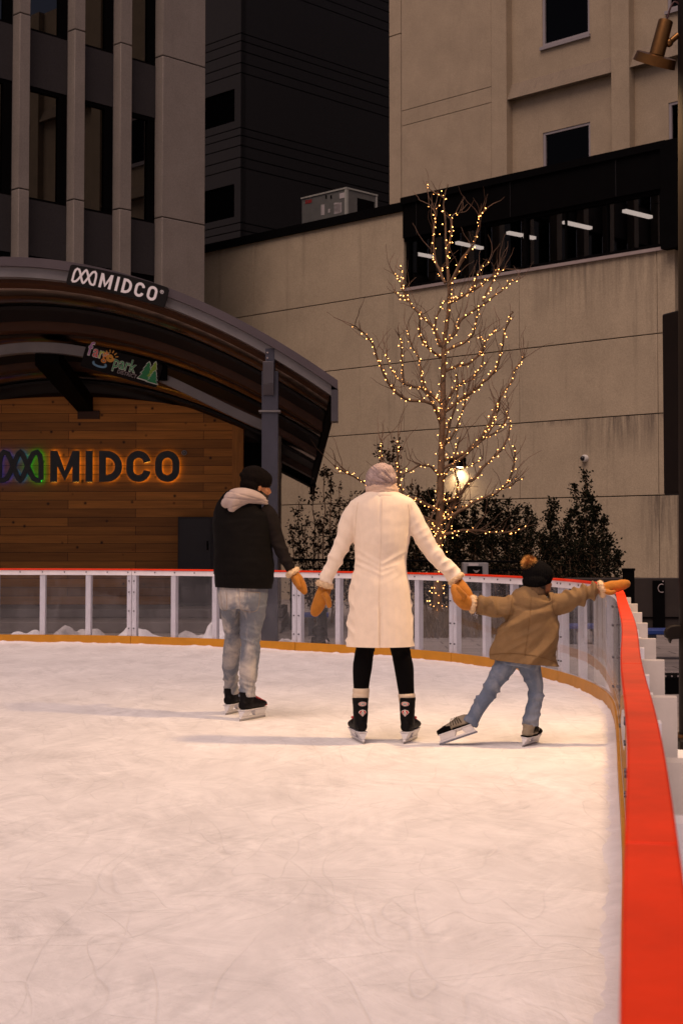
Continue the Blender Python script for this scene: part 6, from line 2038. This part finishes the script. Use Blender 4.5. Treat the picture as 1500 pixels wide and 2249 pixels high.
skate(man, canon((.40, .92, 0), (-.04, .0, 1), (at(505, 1500, YM + .4).x, YM + .36, 0)), m_boot, 'man', shaft=.195)
skate(man, canon((.50, .87, 0), (-.02, 0, 1), (at(538, 1500, YM).x, YM - .035, 0), 1.06), m_boot, 'man', shaft=.195)
mm = mitten(man, [(646, 1260, 10, -.05), (653, 1272, 12.5, -.06), (662, 1287, 11.5, -.06), (669, 1299, 7.5, -.06)], [(649, 1266, 6, -.10), (653, 1277, 5.5, -.12), (657, 1287, 4.5, -.12)], YM, dfl=.8)
fur_band(mm, at(643, 1257, YM - .05), at(655, 1275, YM) - at(636, 1246, YM), .050, .050, .036, m_fur, 5)

# ------------------------------------------------------------------ child
YCh = 9.43
croot = ground(1095, 1634)
ch = thing('person', 'child from behind in brown jacket and black bobble hat, mitten on the red rail', 'person', croot)
hm = canon((.80, .55, -.16), (.06, .16, 1), at(1186, 1276, YCh + .03), .86)
bd = MB(); H_ = head_shapes(hm); bd.add(H_.v, H_.f)
bd.loft(px_rings([(1180, 1290, 14, .045, .02), (1175, 1303, 15, .05), (1170, 1318, 38, .07), (1166, 1345, 44, .08), (1155, 1400, 44, .09), (1142, 1450, 42, .09)], YCh))
for pts in ([(1118, 1452, 20), (1094, 1485, 17), (1078, 1510, 14), (1063, 1534, 13), (1049, 1558, 11), (1038, 1576, 9), (1028, 1592, 6)], [(1160, 1452, 20), (1170, 1490, 16), (1175, 1515, 14), (1172, 1545, 12), (1166, 1576, 10), (1165, 1598, 7)],
            [(1130, 1330, 15), (1106, 1334, 14), (1084, 1335, 13), (1060, 1332, 11), (1042, 1328, 10), (1018, 1320, 9)], [(1208, 1325, 15), (1234, 1322, 14), (1262, 1313, 13), (1288, 1302, 11), (1315, 1294, 9), (1350, 1288, 8)]):
    bd.loft(px_rings(pts, YCh))
link_mesh('body', fuse(bd, .0065, 2), m_skin, ch)
face_bits(ch, hm)
m_canvas = M('brown_canvas', (.19, .112, .048), .85, var=.14, vs=8, bump=.3, bs=160)
jk = MB()
jk.loft(px_rings([(1174, 1299, 21, .060, .01), (1171, 1306, 36, .076), (1168, 1316, 48, .094), (1168, 1335, 52, .108), (1167, 1355, 55, .118), (1162, 1388, 65, .128), (1155, 1420, 71, .130), (1151, 1440, 74, .132), (1150, 1462, 73, .130), (1148, 1485, 73, .13)], YCh), 26, 5)
jk.loft(px_rings([(1132, 1332, 25), (1110, 1333, 24.5), (1088, 1336, 23), (1066, 1334, 22), (1054, 1331, 21.5), (1046, 1328, 18)], YCh), 20, 5)
jk.loft(px_rings([(1206, 1327, 26), (1232, 1324, 23.5), (1260, 1315, 22.5), (1284, 1304, 19), (1303, 1297, 17.5), (1314, 1294, 15)], YCh), 20, 5)
xa, xb, xm_ = at(1122, 1330, YCh).x, at(1214, 1330, YCh).x, at(1164, 1350, YCh).x
zt_c = at(1168, 1300, YCh).z
def jackf(c, n_):
    d = .003 * nz(c.x * 10, c.y * 10, c.z * 10)
    if xa < c.x < xb or c.z < zt_c - .14:
        al = c.x * .86 + c.z * .5; ac = -c.x * .5 + c.z * .86
        low = min(1, max(0, (zt_c - .04 - c.z) / .15))
        d += low * .024 * (ridge(nz(al * 2.2 + 5, ac * 8.5, .3)) - .45) + low * .006 * (ridge(nz(al * 4, ac * 19, 7)) - .4)
        if n_.y < 0:      # smile-shaped pull below the collar, centre and hem seams
            u = c.x - xm_; v = c.z - (zt_c - .105)
            d -= .008 * math.exp(-((v - 2.2 * u * u) / .012) ** 2) * math.exp(-(u / .16) ** 2)
            d -= .003 * math.exp(-((u + .12 * (zt_c - c.z)) / .004) ** 2)
    else:
        s_ = -1 if c.x < xa else 1
        e = min(1, abs(c.x - (xa if s_ < 0 else xb)) / .20)
        d += (.012 + .018 * e) * (ridge(nz(c.x * 15 + s_, c.y * 4, c.z * 5 + c.x * 3)) - .5)
    return d
me = fuse(jk, .0062, 2, jackf)
h0, h1 = at(1072, 1447, YCh), at(1222, 1463, YCh)
hv_ = (h1 - h0).normalized()
mesh_cut(me, h0, Vector((-hv_.z, 0, hv_.x)))
jko = link_mesh('jacket', me, m_canvas, ch)
m_seam = M('canvas_seam', (.13, .065, .022), .9)
on_surface(jko, [(1075, 1438), (1110, 1435), (1150, 1437), (1190, 1444), (1226, 1457)], YCh, .0022, 'hem_seam', m_seam)
on_surface(jko, [(1124, 1312), (1122, 1335), (1114, 1362), (1108, 1375)], YCh, .0020, 'sleeve_seam', m_seam)
on_surface(jko, [(1214, 1304), (1212, 1325), (1216, 1345), (1220, 1352)], YCh, .0020, 'sleeve_seam', m_seam)
on_surface(jko, [(1166, 1312), (1162, 1360), (1156, 1410), (1152, 1436)], YCh, .0014, 'back_seam', m_seam)
on_surface(jko, [(1216, 1438), (1224, 1425), (1229, 1412)], YCh, .003, 'pocket_seam', m_seam)
YWo_keep = YWo; YWo = YCh
ck = MB(); collar(ck, [(1174, 1284, 22, .062), (1173, 1292, 23, .068), (1173, 1299, 23.5, .072), (1172, 1306, 27, .078)], thick=.010)
YWo = YWo_keep
me = ck.mesh('collar'); bm = bmesh.new(); bm.from_mesh(me); bmesh.ops.recalc_face_normals(bm, faces=bm.faces); bm.to_mesh(me); bm.free(); me.shade_smooth()
link_mesh('collar', me, M('cord_collar', (.13, .075, .035), .9, var=.3, vs=60, stretch=(3, 3, .5)), jko)
m_jc = jeans_mat('blue_denim', (.105, .135, .205), (.25, .27, .32), .8)
jc = MB()
jc.loft(px_rings([(1142, 1425, 48, .10), (1140, 1448, 50, .11), (1138, 1462, 46, .11)], YCh), 22, 4)
jc.loft(px_rings([(1114, 1452, 25), (1096, 1482, 22), (1079, 1510, 18.5), (1064, 1534, 17.5), (1050, 1557, 16.5), (1040, 1575, 17), (1031, 1589, 17.5)], YCh), 20, 5)
jc.loft(px_rings([(1160, 1455, 27), (1169, 1485, 21.5), (1176, 1512, 19), (1173, 1542, 16.5), (1168, 1568, 17), (1165, 1594, 18.5)], YCh), 20, 5)
xk = at(1140, 1500, YCh).x; zk1, zk2 = at(1100, 1520, YCh).z, at(1100, 1575, YCh).z
def jcf(c, n_):
    k = math.exp(-((c.z - zk1) / .06) ** 2) + .8 * math.exp(-((c.z - zk2) / .05) ** 2) + .35
    al = c.z * .8 + (c.x * .6 if c.x < xk else -c.x * .15)
    return .013 * k * (ridge(nz(c.x * 6, c.y * 6, al * 21)) - .45)
link_mesh('jeans', fuse(jc, .0062, 1, jcf), m_jc, ch)
m_kid = M('grey_tan_boot', (.22, .18, .13), .5, var=.15, vs=20)
pR = ground(1139, 1636)
skate(ch, canon((.50, .87, 0), (.12, 0, 1), (at(1152, 1636, YCh).x, YCh - .03, 0), .82), m_kid, 'child', shaft=.17)
tip, heel = ground(965, 1637), at(1027, 1616, YCh - .03)
fw = (tip - heel).normalized()
up_ = Vector((.28, .25, 1))
mt_ = canon(fw, up_, heel + fw * .045, .80)
mt_.translation = tip - (mt_.to_3x3() @ Vector((0, .262, .0)))
skate(ch, mt_, m_kid, 'child', shaft=.165)
m_bk = M('black_hat', (.003, .0025, .003), .95, spec=.1, var=.25, vs=30, bump=.5, bs=170)
hmc = canon((.80, .55, -.10), (-.04, .16, 1), at(1183, 1268, YCh + .02), .90)
hq = MB(); hq.ball((0, -.010, .020), (.100, .112, .098), 24, 16); hq.ball((0, -.03, .055), (.080, .088, .065), 20, 14); hq.ball((0, -.040, -.035), (.094, .085, .065), 16, 12)
xform(hq, hmc); inv2 = hmc.inverted()
me = fuse(hq, .0055, 1, lambda c, n_: .0022 * math.sin(math.atan2((inv2 @ c).x, (inv2 @ c).y + .01) * 40) + .003 * nz(c.x * 18, c.y * 18, c.z * 18))
pl_n = (hmc.to_3x3() @ Vector((.12, -.30, 1))).normalized()
mesh_cut(me, hmc @ Vector((0, .09, -.030)), pl_n)
hb_ = MB(); hb_.ball((0, -.040, -.050), (.080, .066, .055), 16, 12); xform(hb_, hm); hb_.build('hair', m_hair, ch, smooth=True)
hko = link_mesh('bobble_hat', me, m_bk, ch)
pc_ = at(1163, 1236, YCh - .01)
mb = MB(); mb.ball(pc_, .030, 14, 10)
r_ = random.Random(3)
for _ in range(2600):
    d = Vector((r_.gauss(0, 1), r_.gauss(0, 1), r_.gauss(0, 1))).normalized()
    ln = r_.uniform(.040, .064); t_ = d.orthogonal().normalized() * .0011
    bend = Vector((-.006, 0, -.006)) * r_.random()
    a = pc_ + d * .02; m_ = pc_ + d * ln * .65 + bend * .3; e_ = pc_ + d * ln + bend
    mb.add([a + t_, a - t_, m_ - t_ * .7, m_ + t_ * .7, e_], [(0, 1, 2, 3), (3, 2, 4)])
mb.build('bobble', M('golden_fur', (.42, .20, .055), .9, var=.5, vs=40), hko)
ml = mitten(ch, [(1034, 1327, 14, 0), (1022, 1324, 16.5, -.03), (1010, 1314, 15.5, -.02), (1002, 1301, 12.5, .0), (998, 1291, 9.5, .02)], [(1022, 1312, 7, -.07), (1012, 1300, 6, -.09), (1005, 1292, 5, -.09)], YCh, dfl=.75)
fur_band(ml, at(1038, 1327, YCh), at(1020, 1325, YCh) - at(1050, 1329, YCh), .055, .05, .034, m_fur, 6)
mr_ = mitten(ch, [(1324, 1293, 12, 0), (1340, 1290, 14, 0), (1356, 1287, 13, .0), (1370, 1283, 11, .0), (1375, 1282, 9.5, 0)], [(1328, 1300, 6, -.03), (1340, 1302, 5.5, -.045), (1348, 1300, 4.5, -.05)], YCh, dfl=.8)
fur_band(mr_, at(1320, 1294, YCh), at(1340, 1290, YCh) - at(1300, 1298, YCh), .052, .048, .030, m_fur, 7)
